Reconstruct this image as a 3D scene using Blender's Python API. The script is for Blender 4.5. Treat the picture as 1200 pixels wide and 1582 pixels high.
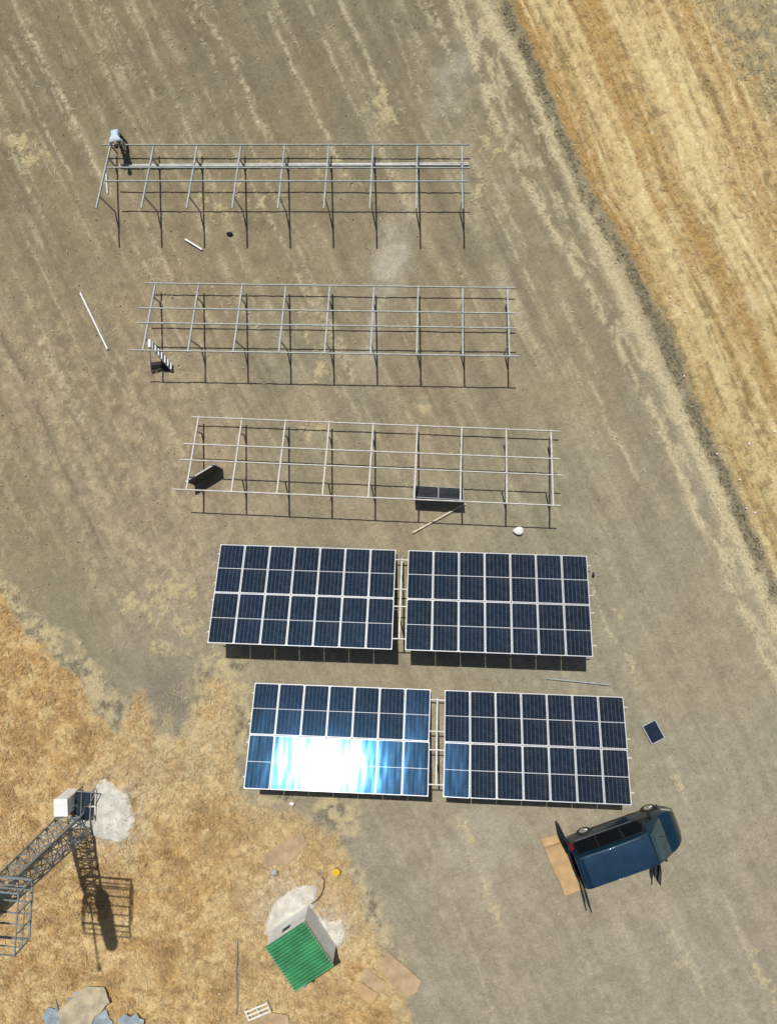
import bpy, bmesh, math, random
import numpy as np
from mathutils import Vector, Matrix
random.seed(7); RNG = np.random.default_rng(11)
for o in list(bpy.data.objects): bpy.data.objects.remove(o)
SC = bpy.context.scene; C = SC.collection
R = math.radians

# ---------------------------------------------------------------- camera
CH, CF = 34.7183, 1163.191                      # drone height (m), focal length in photo pixels
CTX, CTY = R(-.8204), R(2.0262)
CM = Matrix.Rotation(CTX, 3, 'X') @ Matrix.Rotation(CTY, 3, 'Y')
cam = bpy.data.cameras.new('camera'); camo = bpy.data.objects.new('camera', cam); C.objects.link(camo)
camo.matrix_world = Matrix.Translation((0, 0, CH)) @ CM.to_4x4()
cam.sensor_fit = 'HORIZONTAL'; cam.sensor_width = 36; cam.lens = 36 * CF / 1200
cam.clip_start = .5; cam.clip_end = 1500
SC.camera = camo
# ---------------------------------------------------------------- light
SUNV = Vector((-.101, .5064, 1)).normalized()   # towards the sun
el = math.asin(SUNV.z); az = math.atan2(SUNV.x, SUNV.y)
w = bpy.data.worlds.new('World'); SC.world = w; w.use_nodes = True
nt = w.node_tree; bg = nt.nodes['Background']
sky = nt.nodes.new('ShaderNodeTexSky'); sky.sky_type = 'NISHITA'; sky.sun_disc = False
sky.sun_elevation = el; sky.sun_rotation = az; sky.dust_density = 1.5
nt.links.new(sky.outputs[0], bg.inputs[0]); bg.inputs[1].default_value = .05
sl = bpy.data.lights.new('sun', 'SUN'); sl.energy = 4.05; sl.angle = R(.55); sl.color = (1, .955, .88)
slo = bpy.data.objects.new('sun', sl); C.objects.link(slo)
slo.rotation_euler = SUNV.to_track_quat('Z', 'Y').to_euler()
slo.location = (0, 20, 40)
SC.view_settings.view_transform = 'Standard'; SC.view_settings.look = 'None'
SC.view_settings.exposure = 0.0; SC.view_settings.gamma = 1
SC.render.resolution_x = 776; SC.render.resolution_y = 1024
SC.cycles.max_bounces = 6

def G(u, v, z=0.):
    """where the line of sight through photo point (u,v) meets height z"""
    d = CM @ Vector(((u - 600) / CF, -(v - 791) / CF, -1)); t = (z - CH) / d.z
    return Vector((d.x * t, d.y * t, z))

# ---------------------------------------------------------------- materials
def mat(name, col, rough=.6, metal=0., noise=0., nscale=8., bump=0., bscale=30., coat=0., rnd=0., spec=.5, col2=None):
    m = bpy.data.materials.new(name); m.use_nodes = True; n = m.node_tree; p = n.nodes['Principled BSDF']
    p.inputs['Base Color'].default_value = (*col, 1); p.inputs['Roughness'].default_value = rough
    p.inputs['Metallic'].default_value = metal; p.inputs['Specular IOR Level'].default_value = spec
    p.inputs['Coat Weight'].default_value = coat; p.inputs['Coat Roughness'].default_value = .08
    tc = n.nodes.new('ShaderNodeTexCoord')
    if noise or col2:
        t = n.nodes.new('ShaderNodeTexNoise'); t.inputs['Scale'].default_value = nscale; t.inputs['Detail'].default_value = 6
        n.links.new(tc.outputs['Object'], t.inputs['Vector'])
        r = n.nodes.new('ShaderNodeValToRGB'); k = max(0, 1 - noise)
        a = tuple(c * k for c in col) if col2 is None else col2
        r.color_ramp.elements[0].position = .32; r.color_ramp.elements[1].position = .68
        r.color_ramp.elements[0].color = (*a, 1); r.color_ramp.elements[1].color = (*[min(1, c * (1 + noise * .4)) for c in col], 1)
        n.links.new(t.outputs[0], r.inputs[0]); src = r.outputs[0]
        if rnd:
            oi = n.nodes.new('ShaderNodeObjectInfo'); hs = n.nodes.new('ShaderNodeHueSaturation')
            mr = n.nodes.new('ShaderNodeMapRange'); mr.inputs[3].default_value = 1 - rnd; mr.inputs[4].default_value = 1 + rnd
            n.links.new(oi.outputs['Random'], mr.inputs[0]); n.links.new(mr.outputs[0], hs.inputs['Value'])
            n.links.new(src, hs.inputs['Color']); src = hs.outputs[0]
        n.links.new(src, p.inputs['Base Color'])
    if bump:
        t = n.nodes.new('ShaderNodeTexNoise'); t.inputs['Scale'].default_value = bscale; t.inputs['Detail'].default_value = 5
        n.links.new(tc.outputs['Object'], t.inputs['Vector'])
        b = n.nodes.new('ShaderNodeBump'); b.inputs['Strength'].default_value = bump; b.inputs['Distance'].default_value = .02
        n.links.new(t.outputs[0], b.inputs['Height']); n.links.new(b.outputs[0], p.inputs['Normal'])
    return m
M = dict(
    galv=mat('galvanised steel', (.40, .425, .43), .5, .25, .25, 5, .1, 40),
    galv_warm=mat('dusty galvanised steel', (.50, .49, .46), .55, .15, .2, 5),
    alu=mat('panel frame aluminium', (.45, .47, .50), .45, .25, .08, 3),
    back=mat('panel rear sheet', (.42, .42, .42), .6, 0, .1, 3),
    steel=mat('weathered grey steel', (.30, .34, .36), .55, .4, .35, 4, .15, 30),
    steel_dark=mat('dark steel', (.07, .08, .09), .5, .4, .3, 4),
    white=mat('white painted sheet', (.78, .80, .80), .45, 0, .08, 3),
    render_=mat('white rendered wall', (.68, .70, .69), .85, 0, .18, 3, .2, 25),
    paint_sky=mat('blue van paint lightened as sky sheen', (.020, .058, .112), .42, .4, .25, 1.5, 0, 30, .4),  # body blue made lighter to paint in the sky reflected by the roof
    green=mat('green roof sheet', (.036, .235, .092), .5, 0, .38, 1.6, .06, 30),
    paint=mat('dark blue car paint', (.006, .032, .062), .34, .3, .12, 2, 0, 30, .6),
    vglass=mat('tinted glass', (.006, .009, .011), .06, 0, .1, 3),
    wglass=mat('windscreen glass', (.03, .07, .085), .05, 0, .1, 3),
    black=mat('black plastic', (.012, .012, .013), .6, 0, .3, 6),
    rubber=mat('tyre rubber', (.02, .02, .021), .8, 0, .3, 9),
    rim=mat('alloy wheel', (.55, .56, .58), .35, .7, .1, 5),
    red=mat('tail lamp red', (.35, .01, .01), .3, 0, .1, 5),
    lamp=mat('headlamp lens', (.6, .62, .65), .12, .2, .1, 5),
    seat=mat('grey seat fabric', (.05, .05, .055), .9, 0, .2, 8),
    card=mat('corrugated cardboard', (.50, .335, .17), .9, 0, .18, 2.2, .12, 20),
    card_old=mat('sun bleached cardboard', (.46, .335, .20), .95, 0, .28, 1.8, .25, 14),
    lime=mat('spilt pale concrete', (.62, .60, .53), .95, 0, .28, 2.2, .5, 9),
    teal=mat('dark teal plastic', (.012, .075, .085), .4, 0, .3, 3),
    navy=mat('dark navy glass', (.018, .03, .048), .2, 0, .3, 3),
    yellow=mat('yellow plastic', (.75, .50, .02), .45, 0, .1, 4),
    board_tan=mat('weathered beige board', (.48, .41, .28), .9, 0, .35, 2.5, .2, 10),
    sack=mat('white woven sack', (.80, .80, .76), .8, 0, .12, 6, .4, 18),
    foil=mat('crumpled blue grey sheeting', (.34, .40, .45), .5, .1, .35, 4, .6, 12),
    wood=mat('pale painted wood', (.68, .62, .46), .8, 0, .2, 5, .2, 30),
    stone=mat('grey stone', (.42, .40, .40), .9, 0, .3, 6, .5, 20),
    scrap=mat('white plastic scrap', (.85, .85, .83), .6, 0, .15, 8, .3, 20),
    shirt=mat('light blue shirt', (.52, .64, .76), .85, 0, .15, 9, .3, 30),
    trousers=mat('dark trousers', (.045, .05, .065), .9, 0, .2, 9),
    skin=mat('skin', (.36, .20, .13), .6, 0, .08, 20),
    hair=mat('black hair', (.012, .010, .009), .7, 0, .3, 30),
    board=mat('brown board back', (.10, .075, .055), .8, 0, .35, 2),
    black_bag_shade=mat('black plastic and painted shadow', (.012, .013, .012), .7, 0, .4, 3, .3, 10),  # plastic of the dark bag, also the painted shadow under the stepladder
    aqua=mat('bluish tank plastic', (.10, .20, .32), .5, 0, .2, 5),
)

def solar_glass():
    m = bpy.data.materials.new('solar cells under glass'); m.use_nodes = True; n = m.node_tree; L = n.links.new
    p = n.nodes['Principled BSDF']; tc = n.nodes.new('ShaderNodeTexCoord'); sp = n.nodes.new('ShaderNodeSeparateXYZ')
    L(tc.outputs['Object'], sp.inputs[0])
    def mth(op, a, b=None, c=None):
        x = n.nodes.new('ShaderNodeMath'); x.operation = op
        for i, v in enumerate((a, b, c)):
            if v is None: continue
            if isinstance(v, (int, float)): x.inputs[i].default_value = v
            else: L(v, x.inputs[i])
        return x.outputs[0]
    def line(coord, pitch, width, off=0.):
        a = mth('ADD', coord, off + 50 * pitch); f = mth('MODULO', a, pitch)
        d = mth('ABSOLUTE', mth('SUBTRACT', f, pitch / 2)); return mth('GREATER_THAN', d, pitch / 2 - width / 2)
    X, Y = sp.outputs[0], sp.outputs[1]
    gx = line(X, .1765, .007); gy = line(Y, .0905, .0035); bus = line(X, .01765, .0011)
    mid = mth('LESS_THAN', mth('ABSOLUTE', Y), .013)
    ex = mth('GREATER_THAN', mth('ABSOLUTE', X), .5365); ey = mth('GREATER_THAN', mth('ABSOLUTE', Y), 1.107)
    white = mth('MAXIMUM', mid, mth('MAXIMUM', ex, ey))
    oi = n.nodes.new('ShaderNodeObjectInfo')
    r = n.nodes.new('ShaderNodeValToRGB'); e = r.color_ramp.elements
    e[0].position = 0; e[0].color = (.006, .010, .017, 1); e[1].position = 1; e[1].color = (.006, .013, .030, 1)
    k = e.new(.6); k.color = (.006, .011, .019, 1); L(oi.outputs['Random'], r.inputs[0])
    nz = n.nodes.new('ShaderNodeTexNoise'); nz.inputs['Scale'].default_value = 3.2; nz.inputs['Detail'].default_value = 5
    L(tc.outputs['Object'], nz.inputs['Vector'])
    dust = n.nodes.new('ShaderNodeMapRange'); dust.inputs[1].default_value = .45; dust.inputs[2].default_value = .8; dust.inputs[3].default_value = 0; dust.inputs[4].default_value = .10
    L(nz.outputs[0], dust.inputs[0])
    def mix(a, b, f):
        x = n.nodes.new('ShaderNodeMix'); x.data_type = 'RGBA'
        for s, v in ((6, a), (7, b)):
            if isinstance(v, tuple): x.inputs[s].default_value = v
            else: L(v, x.inputs[s])
        L(f, x.inputs[0]) if not isinstance(f, float) else setattr(x.inputs[0], 'default_value', f)
        return x.outputs[2]
    c = mix(r.outputs[0], (.22, .21, .18, 1), dust.outputs[0])
    c = mix(c, (.16, .19, .23, 1), mth('MULTIPLY', bus, .35))
    c = mix(c, (.15, .18, .21, 1), mth('MULTIPLY', gy, .55))
    c = mix(c, (.24, .28, .31, 1), mth('MULTIPLY', gx, .75))
    c = mix(c, (.62, .64, .66, 1), white)
    L(c, p.inputs['Base Color'])
    p.inputs['IOR'].default_value = 1.45; p.inputs['Specular Tint'].default_value = (.13, .46, 1, 1); p.inputs['Roughness'].default_value = .17
    nz2 = n.nodes.new('ShaderNodeTexNoise'); nz2.inputs['Scale'].default_value = 1.6
    mp = n.nodes.new('ShaderNodeMapping'); mp.inputs['Scale'].default_value = (3, .5, 1)
    L(tc.outputs['Object'], mp.inputs[0]); L(mp.outputs[0], nz2.inputs['Vector'])
    rr = n.nodes.new('ShaderNodeMapRange'); rr.inputs[3].default_value = .085; rr.inputs[4].default_value = .115
    L(nz2.outputs[0], rr.inputs[0]); L(rr.outputs[0], p.inputs['Roughness'])
    nz3 = n.nodes.new('ShaderNodeTexNoise'); nz3.inputs['Scale'].default_value = 1.3; nz3.inputs['Detail'].default_value = 1; nz3.noise_dimensions = '4D'
    mp3 = n.nodes.new('ShaderNodeMapping'); mp3.inputs['Scale'].default_value = (1.6, .45, 1); L(tc.outputs['Object'], mp3.inputs[0]); L(mp3.outputs[0], nz3.inputs['Vector'])
    L(mth('MULTIPLY', oi.outputs['Random'], 37.), nz3.inputs['W'])
    bp = n.nodes.new('ShaderNodeBump'); bp.inputs['Strength'].default_value = 1; bp.inputs['Distance'].default_value = .0065
    L(nz3.outputs[0], bp.inputs['Height']); L(bp.outputs[0], p.inputs['Normal'])
    return m
M['cells'] = solar_glass()

# ---------------------------------------------------------------- mesh helpers
def obj(name, bm, m, parent=None, smooth=False, loc=None, rot=None):
    me = bpy.data.meshes.new(name); bm.normal_update(); bm.to_mesh(me); bm.free()
    for k in (m if isinstance(m, (list, tuple)) else [m]): me.materials.append(k)
    if smooth: me.polygons.foreach_set('use_smooth', [True] * len(me.polygons))
    o = bpy.data.objects.new(name, me); C.objects.link(o)
    if parent: o.parent = parent
    if loc is not None: o.location = loc
    if rot is not None: o.rotation_euler = rot
    return o
def tag(o, label=None, cat=None, group=None, kind=None):
    for k, v in (('label', label), ('category', cat), ('group', group), ('kind', kind)):
        if v: o[k] = v
    return o
def thing(name, label, cat, loc=(0, 0, 0), rz=0., group=None):
    o = bpy.data.objects.new(name, None); C.objects.link(o); o.location = loc; o.rotation_euler = (0, 0, rz)
    o.empty_display_size = .3
    return tag(o, label, cat, group)
def copy_tree(o, parent=None):
    c = o.copy(); C.objects.link(c)
    if parent is not None: c.parent = parent
    for ch in list(o.children): copy_tree(ch, c)
    return c
def box(bm, c, s, rot=None, mi=0, bev=0.):
    """box of size s centred on c"""
    r = bmesh.ops.create_cube(bm, size=1)
    mt = Matrix.Translation(c) @ (rot.to_4x4() if rot else Matrix.Identity(4)) @ Matrix.Diagonal((*s, 1))
    bmesh.ops.transform(bm, matrix=mt, verts=r['verts'])
    fs = {f for v in r['verts'] for f in v.link_faces}
    for f in fs: f.material_index = mi
    if bev:
        es = list({e for f in fs for e in f.edges})
        bmesh.ops.bevel(bm, geom=es, offset=bev, segments=2, affect='EDGES')
def bar(bm, a, b, wd, ht=None, mi=0, up=(0, 0, 1)):
    """rectangular bar from a to b"""
    a, b = Vector(a), Vector(b); d = b - a; l = d.length; d.normalize(); ht = ht or wd
    u = Vector(up)
    if abs(d.dot(u)) > .98: u = Vector((0, 1, 0))
    s = d.cross(u).normalized(); u = s.cross(d).normalized()
    rot = Matrix((d, s, u)).transposed()
    box(bm, (a + b) / 2, (l, wd, ht), rot, mi)
def chan(bm, a, b, wd, ht, th=.006, up=(0, 0, 1)):
    """open C section from a to b: a web on top with two flanges below"""
    a, b = Vector(a), Vector(b); d = (b - a); l = d.length; d.normalize(); u = Vector(up)
    if abs(d.dot(u)) > .98: u = Vector((0, 1, 0))
    s = d.cross(u).normalized(); u = s.cross(d).normalized(); rot = Matrix((d, s, u)).transposed(); m = (a + b) / 2
    box(bm, m + u * (ht / 2 - th / 2), (l, wd, th), rot)
    for k in (-1, 1): box(bm, m + s * k * (wd / 2 - th / 2) - u * th / 2, (l, th, ht - th), rot)
def tube(bm, pts, r, n=8, mi=0, cap=True):
    pts = [Vector(p) for p in pts]; rs = r if isinstance(r, (list, tuple)) else [r] * len(pts); rings = []
    for i, p in enumerate(pts):
        d = (pts[min(i + 1, len(pts) - 1)] - pts[max(i - 1, 0)]).normalized()
        u = Vector((0, 0, 1)) if abs(d.z) < .9 else Vector((0, 1, 0))
        s = d.cross(u).normalized(); t = s.cross(d)
        rings.append([bm.verts.new(p + (s * math.cos(2 * math.pi * k / n) + t * math.sin(2 * math.pi * k / n)) * rs[i]) for k in range(n)])
    for a, b in zip(rings, rings[1:]):
        for k in range(n):
            f = bm.faces.new((a[k], a[(k + 1) % n], b[(k + 1) % n], b[k])); f.material_index = mi; f.smooth = True
    if cap:
        for rg in (rings[0][::-1], rings[-1]):
            f = bm.faces.new(rg); f.material_index = mi
def lathe(bm, prof, n=24, mi=0, axis='Z', c=(0, 0, 0)):
    c = Vector(c); rings = []
    for r, z in prof:
        ring = []
        for k in range(n):
            a = 2 * math.pi * k / n
            v = Vector((r * math.cos(a), r * math.sin(a), z))
            if axis == 'Y': v = Vector((v.x, v.z, v.y))
            ring.append(bm.verts.new(c + v))
        rings.append(ring)
    for a, b in zip(rings, rings[1:]):
        for k in range(n):
            f = bm.faces.new((a[k], a[(k + 1) % n], b[(k + 1) % n], b[k])); f.material_index = mi
    for rg in (rings[0][::-1], rings[-1]):
        if prof[0 if rg is not rings[-1] else -1][0] > 1e-4: bm.faces.new(rg).material_index = mi
    bmesh.ops.recalc_face_normals(bm, faces=bm.faces)
def prism(bm, pts, z0, z1, mi=0):
    """polygon pts (x,y) from z0 to z1"""
    a = [bm.verts.new((p[0], p[1], z0)) for p in pts]; b = [bm.verts.new((p[0], p[1], z1)) for p in pts]; n = len(pts)
    bm.faces.new(a[::-1]).material_index = mi; bm.faces.new(b).material_index = mi
    for k in range(n): bm.faces.new((a[k], a[(k + 1) % n], b[(k + 1) % n], b[k])).material_index = mi
    bmesh.ops.recalc_face_normals(bm, faces=bm.faces)

# ---------------------------------------------------------------- ground fields (world metres)
LIGHT_T = [([(10, 85), (30, 120), (55, 170), (75, 210), (110, 275)], .09, .8), ([(20, 0), (55, 75), (95, 150), (130, 225), (170, 300)], .10, .8), ([(140, 20), (170, 125), (200, 180), (235, 245)], .09, .6),
    ([(300, 0), (350, 80), (380, 140), (400, 195)], .10, .9), ([(415, 20), (450, 100), (480, 155), (505, 205), (530, 270)], .10, 1.), ([(475, 0), (510, 80), (550, 170), (575, 215)], .08, .9), ([(525, 0), (565, 85), (595, 150), (600, 185)], .12, 1.),
    ([(205, 0), (240, 90), (290, 195), (330, 290)], .08, .6), ([(355, 360), (385, 440), (400, 500)], .07, .6), ([(600, 20), (625, 90), (650, 160)], .08, .6), ([(765, 285), (785, 325), (812, 380)], .07, .8),
    ([(905, 580), (929, 626), (950, 673), (989, 751)], .09, .9), ([(895, 880), (916, 914), (942, 978), (972, 1021), (993, 1077)], .09, .8), ([(1035, 1170), (1052, 1215), (1070, 1260)], .08, .6),
    ([(640, 1250), (672, 1330), (700, 1400), (760, 1560)], .09, .45), ([(715, 1265), (728, 1310), (755, 1380), (775, 1430)], .10, .7), ([(860, 1390), (905, 1480), (950, 1582)], .09, .5), ([(1040, 1440), (1065, 1490), (1085, 1540)], .10, .7), ([(1120, 1380), (1150, 1460), (1185, 1530)], .12, .7),
    ([(770, 180), (800, 260), (845, 345)], .08, .7), ([(240, 420), (290, 520), (330, 600)], .06, .4), ([(150, 480), (185, 560), (230, 650)], .07, .5), ([(0, 90), (40, 170), (85, 265), (140, 370)], .06, .5), ([(430, 300), (450, 345), (480, 400)], .07, .5), ([(20, 700), (60, 770), (90, 840)], .07, .5)]
DARK_T = [([(-20, 480), (0, 515), (26, 562), (64, 643), (107, 742), (163, 863)], .10, 1.), ([(-10, 205), (35, 300), (80, 400), (135, 505)], .08, .8), ([(0, 60), (60, 190), (120, 320), (175, 430)], .09, .5), ([(90, 560), (140, 660), (190, 760)], .10, .6),
    ([(250, 0), (300, 110), (360, 250)], .14, .4), ([(400, 0), (450, 140), (520, 290)], .12, .35), ([(215, 135), (260, 132), (305, 128)], .05, .7), ([(1000, 520), (1050, 640), (1100, 760), (1150, 880)], .07, .6), ([(160, 40), (215, 150), (270, 260)], .10, .4)]
def track(x, y, L):
    out = np.zeros(np.shape(x))
    for l, wd, am in L:
        P_ = [G(u, v) for u, v in l]; x0 = min(p.x for p in P_) - 1; x1 = max(p.x for p in P_) + 1; y0 = min(p.y for p in P_) - 1; y1 = max(p.y for p in P_) + 1
        k = (x > x0) & (x < x1) & (y > y0) & (y < y1); xx, yy = x[k], y[k]; d = np.full(xx.shape, 9.)
        for a, b in zip(P_, P_[1:]):
            ex, ey = b.x - a.x, b.y - a.y; t = np.clip(((xx - a.x) * ex + (yy - a.y) * ey) / (ex * ex + ey * ey), 0, 1)
            d = np.minimum(d, np.hypot(xx - a.x - t * ex, yy - a.y - t * ey))
        out[k] = np.maximum(out[k], am * np.exp(-(d / wd) ** 2))
    return out
def hash2(ix, iy, s):
    h = (ix.astype(np.int64) * 374761393 + iy.astype(np.int64) * 668265263 + s * 1442695041) & 0xffffffff
    h = ((h ^ (h >> 13)) * 1274126177) & 0xffffffff
    h = ((h ^ (h >> 16)) * 2246822519) & 0xffffffff
    return ((h ^ (h >> 15)) & 0xffffff) / float(0xffffff)
def vnoise(x, y, s=0):
    ix = np.floor(x); iy = np.floor(y); fx = x - ix; fy = y - iy
    fx = fx * fx * (3 - 2 * fx); fy = fy * fy * (3 - 2 * fy)
    a = hash2(ix, iy, s); b = hash2(ix + 1, iy, s); c = hash2(ix, iy + 1, s); d = hash2(ix + 1, iy + 1, s)
    return (a * (1 - fx) + b * fx) * (1 - fy) + (c * (1 - fx) + d * fx) * fy
def fbm(x, y, s=0, o=4, g=.55):
    t = 0; a = 1; n = 0
    for k in range(o):
        t = t + a * vnoise(x * 2 ** k + 17.3 * k, y * 2 ** k - 9.1 * k, s + k * 13); n += a; a *= g
    return t / n
def ss(a, b, x): t = np.clip((x - a) / (b - a), 0, 1); return t * t * (3 - 2 * t)
def pts(l): return np.array([G(u, v)[:2] for u, v in l])
def xb(line, y):
    l = line[np.argsort(line[:, 1])]; return np.interp(y, l[:, 1], l[:, 0])
FIELD = pts([(700, -180), (785, 0), (822, 80), (852, 150), (882, 220), (908, 290), (945, 350), (985, 420), (1025, 500), (1065, 600), (1105, 690), (1140, 760), (1180, 860), (1240, 990), (1400, 1340)])
RID1 = pts([(660, -180), (748, 20), (800, 105), (835, 170), (870, 255), (905, 340), (935, 410), (990, 530), (1050, 650), (1100, 760), (1140, 850), (1200, 975), (1350, 1280)])
RID2 = pts([(640, -180), (705, 20), (735, 100), (765, 180), (805, 270), (850, 350), (905, 440), (960, 540), (1010, 640), (1060, 760), (1120, 885), (1170, 990), (1200, 1050), (1350, 1330)])
LEFT = pts([(-300, 700), (-80, 850), (0, 905), (28, 965), (62, 1000), (100, 1022), (128, 1052), (150, 1095), (176, 1128), (190, 1092), (212, 1058), (236, 1100), (248, 1140), (282, 1138), (300, 1085), (318, 1050), (342, 1048), (362, 1090), (368, 1160), (374, 1222), (400, 1238), (470, 1258), (525, 1290), (545, 1345), (578, 1420), (600, 1480), (628, 1540), (640, 1600), (660, 1800), (-300, 1800)])
FRNG = pts([(-300, 690), (-60, 840), (0, 880), (40, 950), (110, 985), (165, 1050), (205, 1110), (262, 1075), (330, 1010), (365, 1010), (385, 1110), (372, 1215), (400, 1232), (470, 1225), (545, 1245), (552, 1330), (585, 1400), (606, 1460), (642, 1530), (645, 1600), (665, 1800), (-300, 1800)])
def sdf(poly, x, y):
    """signed distance, positive inside"""
    d = np.full(x.shape, 1e9); ins = np.zeros(x.shape, bool); n = len(poly)
    for i in range(n):
        ax, ay = poly[i]; bx, by = poly[(i + 1) % n]; ex, ey = bx - ax, by - ay
        t = np.clip(((x - ax) * ex + (y - ay) * ey) / (ex * ex + ey * ey), 0, 1)
        d = np.minimum(d, np.hypot(x - ax - t * ex, y - ay - t * ey))
        if ay != by:
            c = ((ay > y) != (by > y)) & (x < ex * (y - ay) / (ey) + ax); ins ^= c
    return np.where(ins, d, -d)
def blob(x, y, u, v, rx, ry, ang=0.):
    p = G(u, v); c, s = math.cos(ang), math.sin(ang); dx, dy = x - p.x, y - p.y
    a = (dx * c + dy * s) / rx; b = (-dx * s + dy * c) / ry; return np.exp(-(a * a + b * b))
def fields(x, y):
    wx = (fbm(x * .5, y * .5, 5) - .5) * 1.0; wy = (fbm(x * .5, y * .5, 25) - .5) * 1.0
    fx = (fbm(x * 2.2, y * 2.2, 45, 3) - .5) * .5; fy = (fbm(x * 2.2, y * 2.2, 65, 3) - .5) * .5
    d = (x - xb(FIELD, y)) * .9                       # distance right of the field edge
    dn = d + fx * .6 + wx * .25
    r1 = (x - xb(RID1, y)) * .9; r2 = (x - xb(RID2, y)) * .9
    F = {}
    F['field'] = ss(-.05, .3, dn)
    # windrows of the stubble field
    u = d + wx * .12
    st = .5 + .5 * np.sin(u * 2 * math.pi / 1.75 + 1.3 * np.sin(u * .9) - 1.0)
    st = np.interp(u + (fbm(u * .6, y * .12, 71, 3) - .5) * .8, [0, .5, 1.0, 1.6, 2.2, 2.7, 3.3, 3.9, 4.6, 5.3, 6, 6.8, 7.6, 9], [.1, .22, .7, .9, .62, .12, .08, .75, .92, .7, .45, .3, .5, .6]) * 1.1 - .05
    n1 = fbm(x * 2.6 , y * 2.0, 81, 4); n2 = fbm(u * 4.5, y * .16, 91, 4, .6)
    pale = np.clip(st * .8 + (n2 - .5) * 1.7 + (n1 - .5) * .55 + .08, 0, 1); F['row'] = fbm(u * 5.5 + 9, y * .22, 95, 3, .6)
    pale = np.clip(pale + .35 * ss(9, -4, y), 0, 1)
    F['pale'] = pale
    far = ss(7.4, 8.6, d + wx * 1.0 + (y - 20) * .15) * ss(10.5, 14.5, y + wx) # grey-green patch top right
    far = np.maximum(far, .55 * ss(9.3, 10.3, d + wx) )
    F['far'] = far
    # dark weedy ditch
    dt = ss(-.62, -.38, dn) * ss(.10, -.10, dn); F['ditch'] = dt * ss(.34, .56, fbm(x * 1.6, y * .6, 101, 4) + .06)
    # ridges of litter
    lit = np.exp(-((r1 - .12 + fx * .35) / .30) ** 2) * (.85 + 1.0 * (fbm(x * 1.6, y * 1.6, 111) - .4))
    b = fbm(x * 3.0, y * 1.8, 121, 5, .65)
    l2 = np.exp(-((r2 + wx * .3 + fx * .6) / .2) ** 2) * ss(.38, .58, b) * 1.0
    mid = ss(-.1, .1, (x - xb(RID2, y))) * ss(.1, -.1, (x - xb(RID1, y))) * ss(.50, .64, fbm((x - xb(RID2, y)) * 3.4 + wx, y * 1.3, 131, 5, .66)) * .75
    btw = ss(-.2, .1, r1) * ss(.2, -.5, dn) * .35
    F['litter_r'] = np.clip(lit + l2 + mid + btw, 0, 1)
    # long straight wheel / drill streaks in the bare soil
    a = R(26.0); s_ = (x * math.cos(a) + y * math.sin(a)); t_ = (-x * math.sin(a) + y * math.cos(a))
    s2 = s_ + wx * .25
    sk = fbm(s2 * 1.9, t_ * .085, 141, 4, .6); sk2 = fbm(s2 * 6.5, t_ * .25, 151, 3)
    blot = fbm(x * 1.5, y * 1.5, 161, 5, .62)
    up = ss(-4, 7, y)
    F['streak'] = ss(.565, .69, sk * .72 + sk2 * .28) * ss(.36, .62, blot) * (.25 + .75 * up)
    vl = vnoise(s2 * 1.05 + fx * .12, t_ * .02, 175); vl2 = vnoise(s2 * 2.3 + fx * .2 + 40, t_ * .035, 176)
    spk = fbm(x * 6.5, y * 6.5, 177, 2, .7)
    thin = (np.exp(-((vl - .5) / .035) ** 2) * ss(.46, .62, fbm(s_ * .7, t_ * .22, 171, 4)) + .8 * np.exp(-((vl2 - .5) / .06) ** 2) * ss(.52, .66, fbm(s_ * .9, t_ * .3, 172, 4))) * ss(.35, .62, spk)
    rut = np.exp(-((vl2 - .72) / .05) ** 2) * ss(.42, .6, fbm(s_ * .5, t_ * .15, 173, 3)); F['rut'] = rut
    F['thin'] = np.clip(thin, 0, 1) * (.4 + .6 * ss(-6, 6, y))
    tx2 = x + (fbm(x * 1.1, y * 1.1, 178, 3) - .5) * .35
    F['lt'] = track(tx2, y, LIGHT_T) * ss(.36, .60, spk * .6 + .4 * fbm(x * 2, y * 1.2, 179, 3)); F['dk'] = track(tx2, y, DARK_T) * ss(.25, .55, fbm(x * 1.5, y, 180, 3))
    F['sk'] = sk; F['sk2'] = sk2; F['blot'] = blot
    # crusty left side
    F['crust'] = ss(-4.5, -12.5, x + (y - 4) * .12) * ss(16, 5, y) * ss(-9.5, -2, y)
    F['crustn'] = fbm(x * 3.2, y * 2.4, 181, 5, .65)
    F['olive'] = np.clip(blob(x, y, 95, 930, 1.3, 4.8, R(26)) * 1.1 + blob(x, y, 40, 790, 1.6, 3.6, R(22)) * .9, 0, 1)
    # left field and fringes
    q = x + fx * 1.5 + wx * .4; r = y + fy * 1.5 + wy * .4
    F['left'] = ss(-.1, .35, sdf(LEFT, q, r))
    F['fringe'] = ss(-.35, .15, sdf(FRNG, q, r)) * ss(.38, .60, fbm(x * 1.0 + wx, y * .9 + wy, 191, 4) + .10) * (1 - F['left'])
    h = 0
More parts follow.
